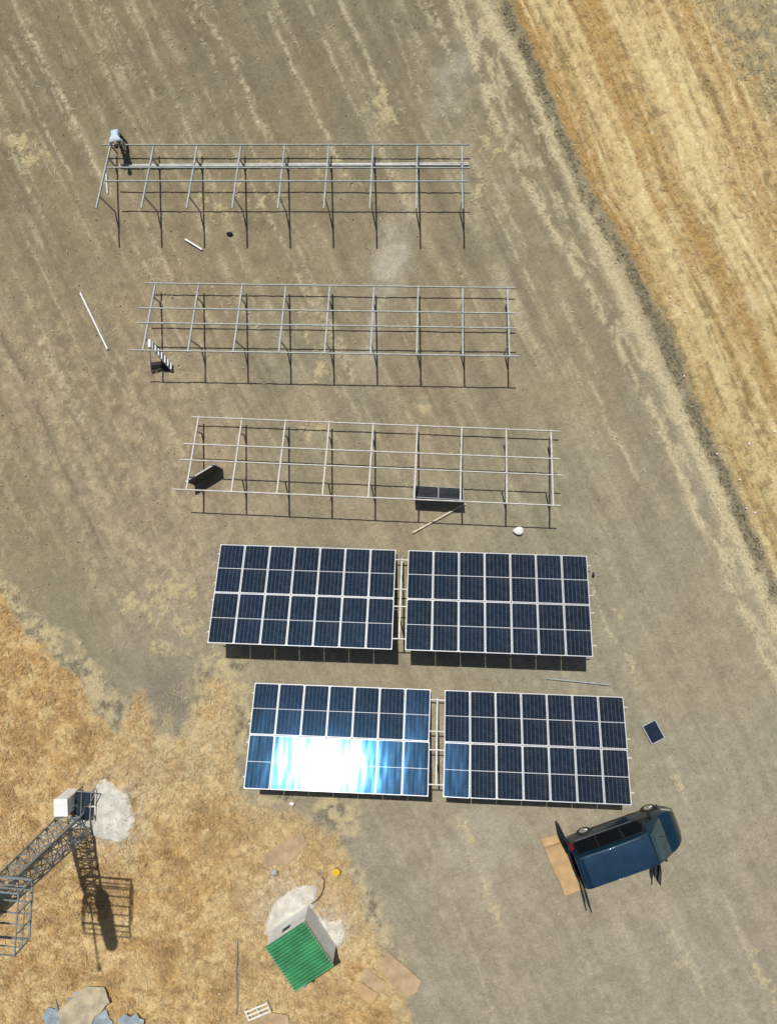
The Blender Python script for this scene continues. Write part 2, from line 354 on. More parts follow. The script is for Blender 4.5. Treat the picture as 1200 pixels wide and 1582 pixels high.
    for (u_, v_, rx, ry, an, am) in ((245, 925, 2.3, 1.1, .3, 1.0), (360, 930, 1.0, 1.3, 0, .9), (290, 960, 2.2, .8, -.5, .7), (340, 1055, 2.0, .9, .1, .8),
                                     (590, 165, .8, 1.6, .3, .8), (35, 225, 1.5, .7, -.5, .9), (350, 300, 2.6, 1.6, 0, .62), (480, 255, 2.8, 1.3, 0, .5), (480, 655, .6, .9, 0, .95), (497, 570, .5, 1.3, 0, .8),
                                     (765, 215, .9, 1.0, .2, .8), (735, 290, .5, 1.0, 0, .7), (660, 630, .5, 1.2, .2, .7), (820, 60, .1, .1, 0, 0), (1185, 1520, .6, 1.6, .3, .9), (722, 1290, .35, 1.2, .3, .8),
                                     (755, 1400, .5, 1.2, .3, .8), (1050, 1470, .4, 1.5, .3, .7), (260, 1010, 1.3, 1.0, .2, .7), (470, 510, 1.2, 1.0, 0, .4), (985, 1060, .3, 1.3, .3, .6), (1040, 1190, .25, 1.4, .3, .5), (960, 950, .3, 1.4, .3, .5)):
        h = np.maximum(h, blob(x, y, u_, v_, rx, ry, an) * am)
    F['patch'] = ss(.38, .60, h * .55 + (fbm(x * 3.4, y * 3.0, 201, 6, .7) - .5) * 1.5 + .05) * ss(.03, .25, h)
    F['dustpale'] = np.clip(blob(x, y, 612, 385, .8, 2.2, -.25) * 1.1 + blob(x, y, 578, 500, .55, 2.6, -.12) + blob(x, y, 700, 120, .8, 2.2, -.35) * .7 + blob(x, y, 740, 1310, 2.2, 2.6, 0) * .55, 0, 1)
    F['bare'] = np.clip(blob(x, y, 265, 1075, 1.1, 1.5, .3) * 1.3, 0, 1)
    return F

def lerp(c, col, m): return c * (1 - m[..., None]) + np.array(col) * m[..., None]
def ground_colour(x, y, F):
    big = fbm(x * .16, y * .16, 301, 3); br = fbm(x * .45, y * .45, 311, 4)
    c = np.zeros(x.shape + (3,)) + np.array((.262, .232, .165))
    c = lerp(c, (.250, .232, .172), ss(.35, .65, big))
    c = lerp(c, (.285, .232, .162), ss(.45, .75, br) * .5 * ss(-4, 4, y))
    c = lerp(c, (.305, .240, .170), F['crust'] * .6)
    c *= (1 + (F['sk'] - .5) * .28 * ss(-9, 2, y) + (F['sk'] - .5) * .15 + (F['sk2'] - .5) * .22 + (fbm(x * 4.5, y * 4.5, 326, 4, .7) - .5) * .30)[..., None]
    c *= (1 + (F['blot'] - .5) * .38)[..., None]
    c = lerp(c, (.44, .37, .245), F['crust'] * ss(.52, .72, F['crustn']) * .62)
    c = lerp(c, (.19, .165, .112), F['crust'] * ss(.42, .28, F['crustn']) * .5)
    c = lerp(c, (.195, .188, .118), F['olive'] * .6)
    tone = np.interp(y, [-22, -6, 4, 20], [1.12, 1.08, 1.0, .80]) * (1 + .04 * np.clip((x + 2) / 12, -1, 1)); c = c * tone[..., None] * np.stack([np.interp(y, [-8, 18], [1.01, 1.04]), np.ones(y.shape), np.interp(y, [-16, -6, 18], [1.0, .95, .87])], -1)
    c = lerp(c, (.41, .385, .30), F['dustpale'] * (.35 + .5 * ss(.4, .6, F['blot'])) )
    c = lerp(c, (.40, .36, .24), F['streak'] * (.25 + .75 * ss(.4, .62, fbm(x * 4, y * 4, 327, 3, .7))) * .55)
    c = lerp(c, (.52, .46, .31), F['thin'] * .62); c = lerp(c, (.14, .12, .085), F['rut'] * .30 * ss(-10, 4, y)); c = lerp(c, (.13, .11, .075), F['dk'] * .55); c = lerp(c, (.56, .50, .34), F['lt'] * .62)
    c = lerp(c, (.50, .42, .23), F['patch'] * .72)
    c = lerp(c, (.52, .45, .28), F['litter_r'] * .9)
    pd = np.clip(blob(x, y, 170, 1255, 1.5, 2.0) + blob(x, y, 450, 1405, 1.7, 1.6) + blob(x, y, 515, 1440, 1.0, 1.1), 0, 1); F['pad'] = pd * ss(.35, .6, fbm(x * 2.5, y * 2.5, 381, 4, .65) + pd * .12)
    fr = fbm(x * 2.6, y * 2.6, 321, 4, .6)
    c = lerp(c, (.48, .40, .23), F['fringe'] * .9 * ss(.38, .56, fr)); c = lerp(c, (.15, .13, .085), F['fringe'] * ss(.40, .28, fr) * .8)
    c = lerp(c, (.20, .18, .135), F['bare'] * .85 * (1 - F['left']))
    c = lerp(c, (.15, .14, .085), F['ditch'] * .7)
    # left stubble
    g = fbm(x * 1.1, y * 1.1, 331, 5, .62); g2 = fbm(x * 4.2, y * 4.2, 341, 3, .6)
    lf = np.zeros(c.shape) + np.array((.47, .315, .14))
    lf = lerp(lf, (.56, .43, .23), ss(.47, .62, g) * .9)
    lf = lerp(lf, (.36, .245, .13), ss(.46, .34, g) * .7)
    g3 = fbm(x * 2.3 + 3 * g, y * 2.3, 336, 5, .65); lf = lerp(lf, (.24, .155, .07), ss(.40, .29, g3) * .65); lf = lerp(lf, (.66, .54, .32), ss(.60, .72, g3) * .6)
    edge = ss(3.0, -.5, sdf(LEFT, x, y)) * ss(-14, -17.5, y + x * .2)
    lf = lerp(lf, (.50, .42, .27), ss(4.5, 0, np.abs(x + 5.5 + fbm(x, y, 77) * 2) ) * .35)
    lf = lerp(lf, (.27, .175, .075), ss(.36, .22, g2) * .7)
    lf = lerp(lf, (.62, .50, .28), ss(.66, .8, g2) * .5)
    lf = lf * np.array((1.0, .97, .90)); sd_ = sdf(LEFT, x, y); lf = lerp(lf, (.50, .425, .255), np.maximum(ss(1.5, .2, sd_) * .6 * ss(-17, -12.5, x), ss(-15.2, -12.5, y) * ss(-14.2, -12.4, x) * .7) * (.45 + .55 * ss(.35, .6, fbm(x * 2, y * 2, 391, 4))))
    lf = lerp(lf, (.50, .47, .38), F['pad'] * .75)
    c = c * (1 - F['left'][..., None]) + lf * F['left'][..., None]
    # right stubble
    rf = np.zeros(c.shape) + np.array((.375, .240, .088))
    rf = lerp(rf, (.57, .465, .24), F['pale']) * np.interp(y, [-5, 8, 16], [.93, .95, 1.05])[..., None]
    rf = lerp(rf, (.22, .165, .08), ss(.45, .30, F['row'] * .6 + .4 * fbm(x * 3.6, y * 3.2, 351, 3)) * .75)
    rf = lerp(rf, (.70, .60, .36), ss(.56, .72, F['row'] * .6 + .4 * fbm(x * 3.1, y * 2.1, 361, 4)) * .6)
    rf = lerp(rf, (.25, .225, .135) , F['far'] * .9 * ss(.35, .55, fbm(x * 3, y * 3, 371, 4, .65)))
    rf = lerp(rf, (.34, .30, .185), F['far'] * .35)
    c = c * (1 - F['field'][..., None]) + rf * F['field'][..., None]
    return np.clip(c, 0, 1)

def build_ground():
    st = .07
    xs = np.arange(-24, 22 + 1e-6, st); ys = np.arange(-31, 30 + 1e-6, st)
    ext = .12 * (1.11 ** np.arange(1, 56) - 1) / .11
    xs = np.concatenate([xs[0] - ext[::-1], xs, xs[-1] + ext]); ys = np.concatenate([ys[0] - ext[::-1], ys, ys[-1] + ext])
    X, Y = np.meshgrid(xs, ys); nx, ny = len(xs), len(ys); F = fields(X, Y)
    col = ground_colour(X, Y, F)
    soil = (1 - F['left']) * (1 - F['field'])
    Z = (fbm(X * .12, Y * .12, 401, 2) - .5) * .05 + (fbm(X * 1.3, Y * 1.3, 411, 4) - .5) * .05
    Z += soil * ((F['sk2'] - .5) * .045 + (fbm(X * 5, Y * 5, 421, 3) - .5) * .035)
    Z += soil * F['crust'] * (F['crustn'] - .5) * .09
    Z += F['field'] * ((fbm(X * 4, Y * 4, 431, 4) - .4) * .14 + F['pale'] * .10) + F['left'] * (fbm(X * 2.6, Y * 2.6, 441, 5, .6) - .4) * .20
    Z += (F['litter_r'] * .05 + F['fringe'] * .05 + F['patch'] * .03) * fbm(X * 4, Y * 4, 451, 3)
    Z -= .05
    me = bpy.data.meshes.new('ground'); nv = nx * ny
    co = np.stack([X, Y, Z], -1).reshape(-1, 3).astype(np.float32)
    i = np.arange((ny - 1) * (nx - 1)); r = i // (nx - 1); c_ = i % (nx - 1); a = r * nx + c_
    q = np.stack([a, a + 1, a + nx + 1, a + nx], -1).astype(np.int32)
    me.vertices.add(nv); me.vertices.foreach_set('co', co.ravel())
    me.loops.add(q.size); me.loops.foreach_set('vertex_index', q.ravel())
    me.polygons.add(len(q)); me.polygons.foreach_set('loop_start', np.arange(0, q.size, 4, dtype=np.int32))
    me.polygons.foreach_set('use_smooth', np.ones(len(q), bool))
    me.update(calc_edges=True)
    at = me.color_attributes.new('soil', 'FLOAT_COLOR', 'POINT')
    rgba = np.concatenate([col.reshape(-1, 3), np.ones((nv, 1))], 1).astype(np.float32); at.data.foreach_set('color', rgba.ravel())
    m = bpy.data.materials.new('dry soil and stubble'); m.use_nodes = True; n = m.node_tree; L = n.links.new; p = n.nodes['Principled BSDF']
    p.inputs['Roughness'].default_value = .95; p.inputs['Specular IOR Level'].default_value = .15
    ca = n.nodes.new('ShaderNodeAttribute'); ca.attribute_name = 'soil'
    tc = n.nodes.new('ShaderNodeTexCoord'); src = ca.outputs['Color']
    for sc, dt, amt in ((11, 6, .20), (34, 4, .20)):
        t = n.nodes.new('ShaderNodeTexNoise'); t.inputs['Scale'].default_value = sc; t.inputs['Detail'].default_value = dt; t.inputs['Roughness'].default_value = .65
        L(tc.outputs['Object'], t.inputs['Vector'])
        mr = n.nodes.new('ShaderNodeMapRange'); mr.inputs[1].default_value = .28; mr.inputs[2].default_value = .72; mr.inputs[3].default_value = 1 - amt; mr.inputs[4].default_value = 1 + amt
        L(t.outputs[0], mr.inputs[0]); vm = n.nodes.new('ShaderNodeVectorMath'); vm.operation = 'SCALE'
        L(src, vm.inputs[0]); L(mr.outputs[0], vm.inputs['Scale']); src = vm.outputs[0]
    L(src, p.inputs['Base Color'])
    b = n.nodes.new('ShaderNodeBump'); b.inputs['Strength'].default_value = .5; b.inputs['Distance'].default_value = .03
    t = n.nodes.new('ShaderNodeTexNoise'); t.inputs['Scale'].default_value = 16; t.inputs['Detail'].default_value = 6
    L(tc.outputs['Object'], t.inputs['Vector']); L(t.outputs[0], b.inputs['Height']); L(b.outputs[0], p.inputs['Normal'])
    me.materials.append(m)
    o = bpy.data.objects.new('ground', me); C.objects.link(o); tag(o, kind='structure')
    return o
build_ground()

def straw(name, label, dens, colA, colB, n, lmin, lmax, wd, seed, region, zt=.06, align=0., own=.8):
    """a litter of many thin stalks lying and leaning on the ground"""
    g = np.random.default_rng(seed); x0, x1, y0, y1 = region
    x = g.uniform(x0, x1, n); y = g.uniform(y0, y1, n); dd = dens(x, y, fields(x, y)); k = g.uniform(0, 1, n) < dd
    x = x[k]; y = y[k]; m = len(x)
    a = g.uniform(0, 2 * math.pi, m)
    if align: a = np.where(g.uniform(0, 1, m) < align, R(116) + g.normal(0, .35, m), a)
    l = g.uniform(lmin, lmax, m); h = g.uniform(0, zt, m); w_ = wd * g.uniform(.6, 1.4, m)
    dx, dy = np.cos(a), np.sin(a); z0 = g.uniform(-.01, .04, m) + .0
    A = np.stack([x - dy * w_ / 2, y + dx * w_ / 2, z0], -1); B = np.stack([x + dy * w_ / 2, y - dx * w_ / 2, z0], -1)
    Cc = np.stack([x + dx * l, y + dy * l, z0 + h], -1); D = Cc + np.stack([-dy * w_ * .3, dx * w_ * .3, np.zeros(m)], -1)
    co = np.stack([A, B, Cc, D], 1).reshape(-1, 3).astype(np.float32); q = np.arange(4 * m, dtype=np.int32)
    me = bpy.data.meshes.new(name); me.vertices.add(4 * m); me.vertices.foreach_set('co', co.ravel())
    me.loops.add(4 * m); me.loops.foreach_set('vertex_index', q); me.polygons.add(m); me.polygons.foreach_set('loop_start', np.arange(0, 4 * m, 4, dtype=np.int32)); me.update(calc_edges=True)
    t = g.uniform(0, 1, (m, 1)); cc = np.array(colA) * (1 - t) + np.array(colB) * t; pc = ground_colour(x, y, fields(x, y)); cc = (cc * (1 - own) + pc * own) * g.uniform(.72, 1.32, (m, 1))
    rgba = np.concatenate([np.clip(cc, 0, 1), np.ones((m, 1))], 1).repeat(4, 0).astype(np.float32)
    at = me.color_attributes.new('stalk', 'FLOAT_COLOR', 'POINT'); at.data.foreach_set('color', rgba.ravel())
    mm = bpy.data.materials.new(name); mm.use_nodes = True; nn = mm.node_tree; p = nn.nodes['Principled BSDF']
    ca = nn.nodes.new('ShaderNodeAttribute'); ca.attribute_name = 'stalk'; nn.links.new(ca.outputs['Color'], p.inputs['Base Color']); p.inputs['Roughness'].default_value = .8
    me.materials.append(mm); o = bpy.data.objects.new(name, me); C.objects.link(o); tag(o, label, 'straw', kind='stuff')
    return o
straw('stubble_straw', 'golden cut straw covering the harvested field along the right side', lambda x, y, F: F['field'] * (.35 + .65 * F['pale']) * (1 - .4 * F['far']),
      (.60, .47, .25), (.70, .60, .38), 130000, .10, .30, .020, 1, (1, 20, -22, 27), .10, .35)
straw('dry_grass', 'tawny dry grass covering the rough ground at the lower left', lambda x, y, F: F['left'] * ss(.2, .6, fbm(x * 2.2, y * 2.2, 501, 4)),
      (.50, .33, .14), (.66, .50, .27), 110000, .10, .28, .022, 2, (-23, 3, -28, -2), .14)
straw('straw_litter', 'pale loose straw scattered in streaks over the bare soil', lambda x, y, F: np.clip(F['litter_r'] * .75 + F['fringe'] * .8 + F['patch'] * .5 + F['streak'] * .22 + F['thin'] * .35 + F['lt'] * .45 + F['crust'] * ss(.5, .7, F['crustn']) * .10, 0, 1) * (1 - F['left']) * (1 - F['field']) + .006,
      (.52, .45, .29), (.68, .60, .40), 260000, .06, .22, .018, 3, (-23, 20, -28, 27), .05, .3, .35)
straw('ditch_weeds', 'dark grey green weeds along the shallow ditch beside the stubble field', lambda x, y, F: np.clip(F['ditch'] + F['far'] * F['field'] * .3, 0, 1),
      (.09, .10, .05), (.26, .24, .14), 90000, .08, .22, .03, 4, (1, 20, -20, 27), .14)

# ---------------------------------------------------------------- solar racks
ROW_YAW = R(-1.7248); TILT = R(23.2373); CT, ST = math.cos(TILT), math.sin(TILT)
ZL = .6155; SPAN = 2.0005
PB = (0., 1.385, 2.18, 3.632)         # purlins along the slope
def sl_pt(x, b, dz=0.): return Vector((x, -b * CT - dz * ST * 0, ZL + b * ST + dz))
def build_rack(root, nraft, purl, xo, met, rl=3.68, z=0.):
    """posts, rafters and purlins; purl = list of (b, x0, x1)"""
    for i in range(nraft):
        x = i * SPAN + xo
        b = bmesh.new(); chan(b, sl_pt(x, -.06, -.075), sl_pt(x, rl, -.075), .065, .09, .008, (0, ST, CT)); obj('rafter', b, met, root)
        for bb, nm in ((.74, 'front_post'), (3.02, 'rear_post')):
            t = sl_pt(x, bb, -.11); b = bmesh.new()
            box(b, (t.x, t.y, t.z / 2 - .1), (.045, .07, t.z + .18)); box(b, (t.x + .028, t.y, t.z - .06), (.010, .11, .14))
            obj(nm, b, M['galv'], root)
    for (bb, x0, x1) in purl:
        b = bmesh.new(); chan(b, sl_pt(x0, bb), sl_pt(x1, bb), .048, .055, .006, (0, ST, CT)); obj('purlin', b, met, root)
r1 = thing('solar_rack', 'bare steel solar rack farthest up the plot, without its rear purlin, worker at one end', 'solar rack', (-13.904, 16.273, 0), ROW_YAW + R(.77), 'empty racks waiting for solar panels')
build_rack(r1, 9, [(PB[0], -.35, 16.35), (PB[1], .1, 16.35), (PB[2], .15, 16.3)], 0, M['galv'], 3.72)
r2 = thing('solar_rack', 'bare steel solar rack, middle of three empty ones, stepladder at its left end', 'solar rack', (-11.860, 9.957, 0), ROW_YAW + R(.387), 'empty racks waiting for solar panels')
build_rack(r2, 9, [(PB[0], -.45, 16.35), (PB[1], -.5, 16.35), (PB[2], -.45, 16.35), (PB[3], -.6, 16.35)], 0, M['galv'])
r3 = thing('solar_rack', 'bare steel solar rack nearest the finished panels with two modules propped beneath it', 'solar rack', (-9.893, 3.842, 0), ROW_YAW - R(.7427), 'empty racks waiting for solar panels')
build_rack(r3, 9, [(PB[0], -.3, 16.4), (PB[1], -.45, 16.35), (PB[2], -.5, 16.5), (PB[3], -.6, 16.3)], 0, M['galv_warm'])

MW, MH, GP = 1.134, 2.279, .02
def module_meshes():
    b = bmesh.new(); box(b, (0, 0, .0155), (MW - .02, MH - .02, .031)); g = obj('solar_panel', b, [M['cells'], M['back']]).data
    for f in g.polygons: f.material_index = 0 if f.normal.z > .5 else 1
    bpy.data.objects.remove(bpy.data.objects['solar_panel'])
    b = bmesh.new(); r = .075; wi = .024; ox, oy = MW / 2, MH / 2; ix, iy = ox - wi, oy - wi
    for z0, flip in ((.037, 0), (0., 1)):
        O = []; I = []
        for (sx, sy, a0) in ((1, 1, 0), (-1, 1, 90), (-1, -1, 180), (1, -1, 270)):
            O.append(b.verts.new((sx * ox, sy * oy, z0)))
            I.append([b.verts.new((sx * (ix - r) + r * math.cos(R(a0 + k * 18)), sy * (iy - r) + r * math.sin(R(a0 + k * 18)), z0)) for k in range(6)])
        for k in range(4):
            for j in range(5):
                f = b.faces.new((O[k], I[k][j], I[k][j + 1])) if flip else b.faces.new((O[k], I[k][j + 1], I[k][j]))
            k2 = (k + 1) % 4; v = (O[k], O[k2], I[k2][0], I[k][5]); b.faces.new(v if not flip else v[::-1])
        if not flip: T = O, [q for l in I for q in l]
        else: B = O, [q for l in I for q in l]
    for s in (0, 1):
        n = len(T[s])
        for k in range(n):
            b.faces.new((T[s][k], T[s][(k + 1) % n], B[s][(k + 1) % n], B[s][k]))
    bmesh.ops.recalc_face_normals(b, faces=b.faces)
    o = obj('panel_frame', b, M['alu']); fm = o.data; bpy.data.objects.remove(o)
    return g, fm
GM, FM = module_meshes()
def add_module(root, loc, eul, name='solar_panel'):
    p = bpy.data.objects.new(name, GM); C.objects.link(p); p.parent = root; p.location = loc; p.rotation_euler = eul
    f = bpy.data.objects.new('panel_frame', FM); C.objects.link(f); f.parent = p
    return p
def array(label, lx, ly, gapx, rr, jig, upper_pitch):
    """lx,ly: low left corner of the left table on the plan; gapx = free gap between its two tables"""
    W = 7 * MW + 6 * GP; zlow = .3974; x1 = W + gapx
    root = thing('solar_array', label, 'solar array', (lx, ly, 0), ROW_YAW)
    g = random.Random(rr); off = (ZL - zlow) / ST; off = .47
    xo = W + gapx / 2 - 4 * SPAN
    # the rack under it, its slope shifted so the sheet rests on it
    for i in range(9):
        x = i * SPAN + xo; b = bmesh.new()
        P = lambda bb, dz: Vector((x, -(bb + off) * CT, zlow + (bb + off) * ST + dz))
        chan(b, P(-.06, -.14), P(3.68, -.14), .065, .09, .008, (0, ST, CT)); obj('rafter', b, M['galv_warm'], root)
        for bb, nm in ((.74, 'front_post'), (3.02, 'rear_post')):
            t = P(bb, -.18); b = bmesh.new(); box(b, (t.x, t.y, t.z / 2 - .1), (.05, .07, t.z + .18)); obj(nm, b, M['galv'], root)
    for bb in PB:
        b = bmesh.new(); P = lambda x: Vector((x, -(bb + off) * CT, zlow + (bb + off) * ST - .062))
        chan(b, P(-.11), P(x1 + W + .19), .05, .055, .006, (0, ST, CT)); obj('purlin', b, M['galv_warm'], root)
    for t in range(2):
        for i in range(7):
            for j in range(2):
                x = t * x1 + i * (MW + GP) + MW / 2; bb = j * (MH + GP) + MH / 2
                jj = jig.get((t, j, i), (g.gauss(0, .12), g.gauss(0, .12)))
                pit = (upper_pitch if j == 0 else 0) + jj[0]
                add_module(root, (x, -bb * CT, zlow + bb * ST + .0), (-TILT - R(pit), R(jj[1]), 0))
    return root
jig5 = {(0, 1, 1): (-.1, .45), (0, 1, 2): (-.1, .15), (0, 1, 3): (-.1, -.1), (0, 1, 4): (-.1, -.45), (0, 1, 0): (.35, -.25), (0, 1, 5): (0, -.35), (0, 1, 6): (0, -.75), (0, 0, 0): (-.6, .3), (0, 0, 6): (-1.0, -1.7), (0, 0, 1): (-.4, 0), (1, 1, 0): (.1, -2.1)}
a4 = array('solar array of two dark blue panel blocks next to the empty racks', -8.93, -1.99, .57, 4, {}, .1)
a5 = array('solar array of two panel blocks nearest the van, one block flashing with sun glare', -7.36, -8.37, .66, 5, jig5, 1.7)

# loose panels
t = thing('loose_solar_module', 'small dark solar module lying flat on the soil up from the van bonnet', 'solar panel', G(1009, 1131, .03), R(28))
b = bmesh.new(); box(b, (0, 0, .02), (.60, .88, .03)); obj('glass', b, M['navy'], t)
b = bmesh.new()
for s in (-1, 1): box(b, (s * .325, 0, .02), (.05, .98, .045)); box(b, (0, s * .465, .02), (.60, .05, .044))
obj('panel_frame', b, M['alu'], t)
# module standing on its long edge against the rear posts of the third rack
pL = G(641, 769, .12); pR = G(711, 773, .12); t = thing('loose_solar_module', 'dark solar module propped on its long edge between two posts of the nearest empty rack', 'solar panel', (pL + pR) / 2, math.atan2(pR.y - pL.y, pR.x - pL.x))
p = bpy.data.objects.new('glass', GM); C.objects.link(p); p.parent = t; p.rotation_euler = (R(62), 0, 0); p.location = (0, .27, .5)
p.rotation_euler = Matrix.Rotation(R(62), 3, 'X').to_4x4().to_euler()
mm = Matrix.Rotation(R(-62), 3, 'X') @ Matrix.Rotation(R(90), 3, 'Z'); p.rotation_euler = mm.to_euler()
f = bpy.data.objects.new('panel_frame', FM); C.objects.link(f); f.parent = p
# board-backed module leaning at left
q0 = G(301, 749); q1 = G(343, 724); t = thing('loose_solar_module', 'brown backed solar module standing upright at the left end of the nearest empty rack', 'solar panel', (q0 + q1) / 2, math.atan2(q1.y - q0.y, q1.x - q0.x))
L_ = (q1 - q0).length; rm = Matrix.Rotation(R(-8), 3, 'X')
b = bmesh.new(); box(b, rm @ Vector((0, 0, .56)), (L_, .035, 1.08), rm); obj('rear_sheet', b, M['board'], t)
b = bmesh.new()
for z in (.01, 1.115): box(b, rm @ Vector((0, 0, z)), (L_ + .04, .045, .035), rm)
for s in (-1, 1): box(b, rm @ Vector((s * (L_ / 2 + .012), 0, .56)), (.03, .045, 1.07), rm)
obj('panel_frame', b, M['alu'], t)

# ---------------------------------------------------------------- stepladder
apex = G(231, 529, 1.55); f1 = G(266, 568, .05); f2 = G(233, 568, .05)
t = thing('step_ladder', 'aluminium stepladder with pale wide treads standing at the left end of the middle empty rack', 'ladder', ((f1 + f2) / 2), 0)
o0 = t.location.copy(); ap, a1, a2 = apex - o0, f1 - o0, f2 - o0
side = Vector((0, .16, 0)); b = bmesh.new()
for s in (-1, 1): bar(b, ap + side * s, a1 + side * s, .03, .05)
obj('front_frame', b, M['alu'], t)
for k in range(7):
    q = ap.lerp(a1, (k + .6) / 7.2); b = bmesh.new(); box(b, q + Vector((0, 0, .01)), (.115, .30, .03)); obj('tread', b, M['white'], t)
b = bmesh.new()
for s in (-.35, .35): bar(b, ap + side * s, a2 + side * s, .03, .04)
for k in range(6): q = ap.lerp(a2, (k + .7) / 6.5); box(b, q, (.03, .14, .03))
obj('rear_frame', b, M['alu'], t)
b = bmesh.new(); box(b, ap + Vector((0, -.03, .02)), (.12, .34, .04)); obj('top_cap', b, M['white'], t)
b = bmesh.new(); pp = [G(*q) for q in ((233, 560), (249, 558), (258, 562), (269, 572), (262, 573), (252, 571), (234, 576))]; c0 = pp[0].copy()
prism(b, [(p - c0)[:2] for p in pp], .0, .03); o = obj('shadow_sheet', b, M['black_bag_shade'], loc=(c0.x, c0.y, .02)); tag(o, 'flat black sheet painting in the shadow beneath the stepladder', 'painted shadow')  # shade under the stepladder, put in as a flat black sheet

# ---------------------------------------------------------------- loose bars on the soil
def loose(name, label, cat, u0, v0, u1, v1, wd, ht, m, z=.05, group=None, z1=None):
    a, c = G(u0, v0, z), G(u1, v1, z if z1 is None else z1); b = bmesh.new(); mid = (a + c) / 2; chan(b, a - mid, c - mid, wd, ht, .012)
    o = obj(name, b, m, loc=mid); return tag(o, label, cat, group)
loose('steel_bar', 'long pale steel bar lying on brown soil left of the middle empty rack', 'bar', 124, 452, 166, 539, .065, .05, M['white'])
loose('steel_bar', 'short white bar lying on the soil just beneath the farthest empty rack', 'bar', 286, 369, 312, 385, .065, .05, M['white'])
loose('steel_bar', 'pale bar lying slantwise under the rear edge of the nearest empty rack', 'bar', 637, 823, 719, 778, .07, .05, M['wood'])
loose('steel_bar', 'thin pale bar on the soil between the two solar arrays, beyond their right blocks', 'bar', 844, 1048, 942, 1058, .07, .05, M['galv'])
loose('steel_bar', 'short grey bar leaning near the left end of the farthest rack beside its front post', 'bar', 164, 268, 166, 298, .06, .05, M['galv'])
for k, (dy, wd, lab) in enumerate(((0, .035, 'loose galvanised purlin lying on the soil inside the farthest rack, nearest its low edge'), (.065, .03, 'loose galvanised purlin lying on the soil inside the farthest rack, second of its pair'))):
    a, c = G(184, 254, .10), G(724, 251.5, .10); a.y -= dy; c.y -= dy; mid = (a + c) / 2; b = bmesh.new(); chan(b, a - mid, c - mid, wd, .05, .01)
    o = obj('purlin_stock', b, M['galv'], loc=mid); tag(o, lab, 'purlin', 'loose purlins lying inside the farthest rack')

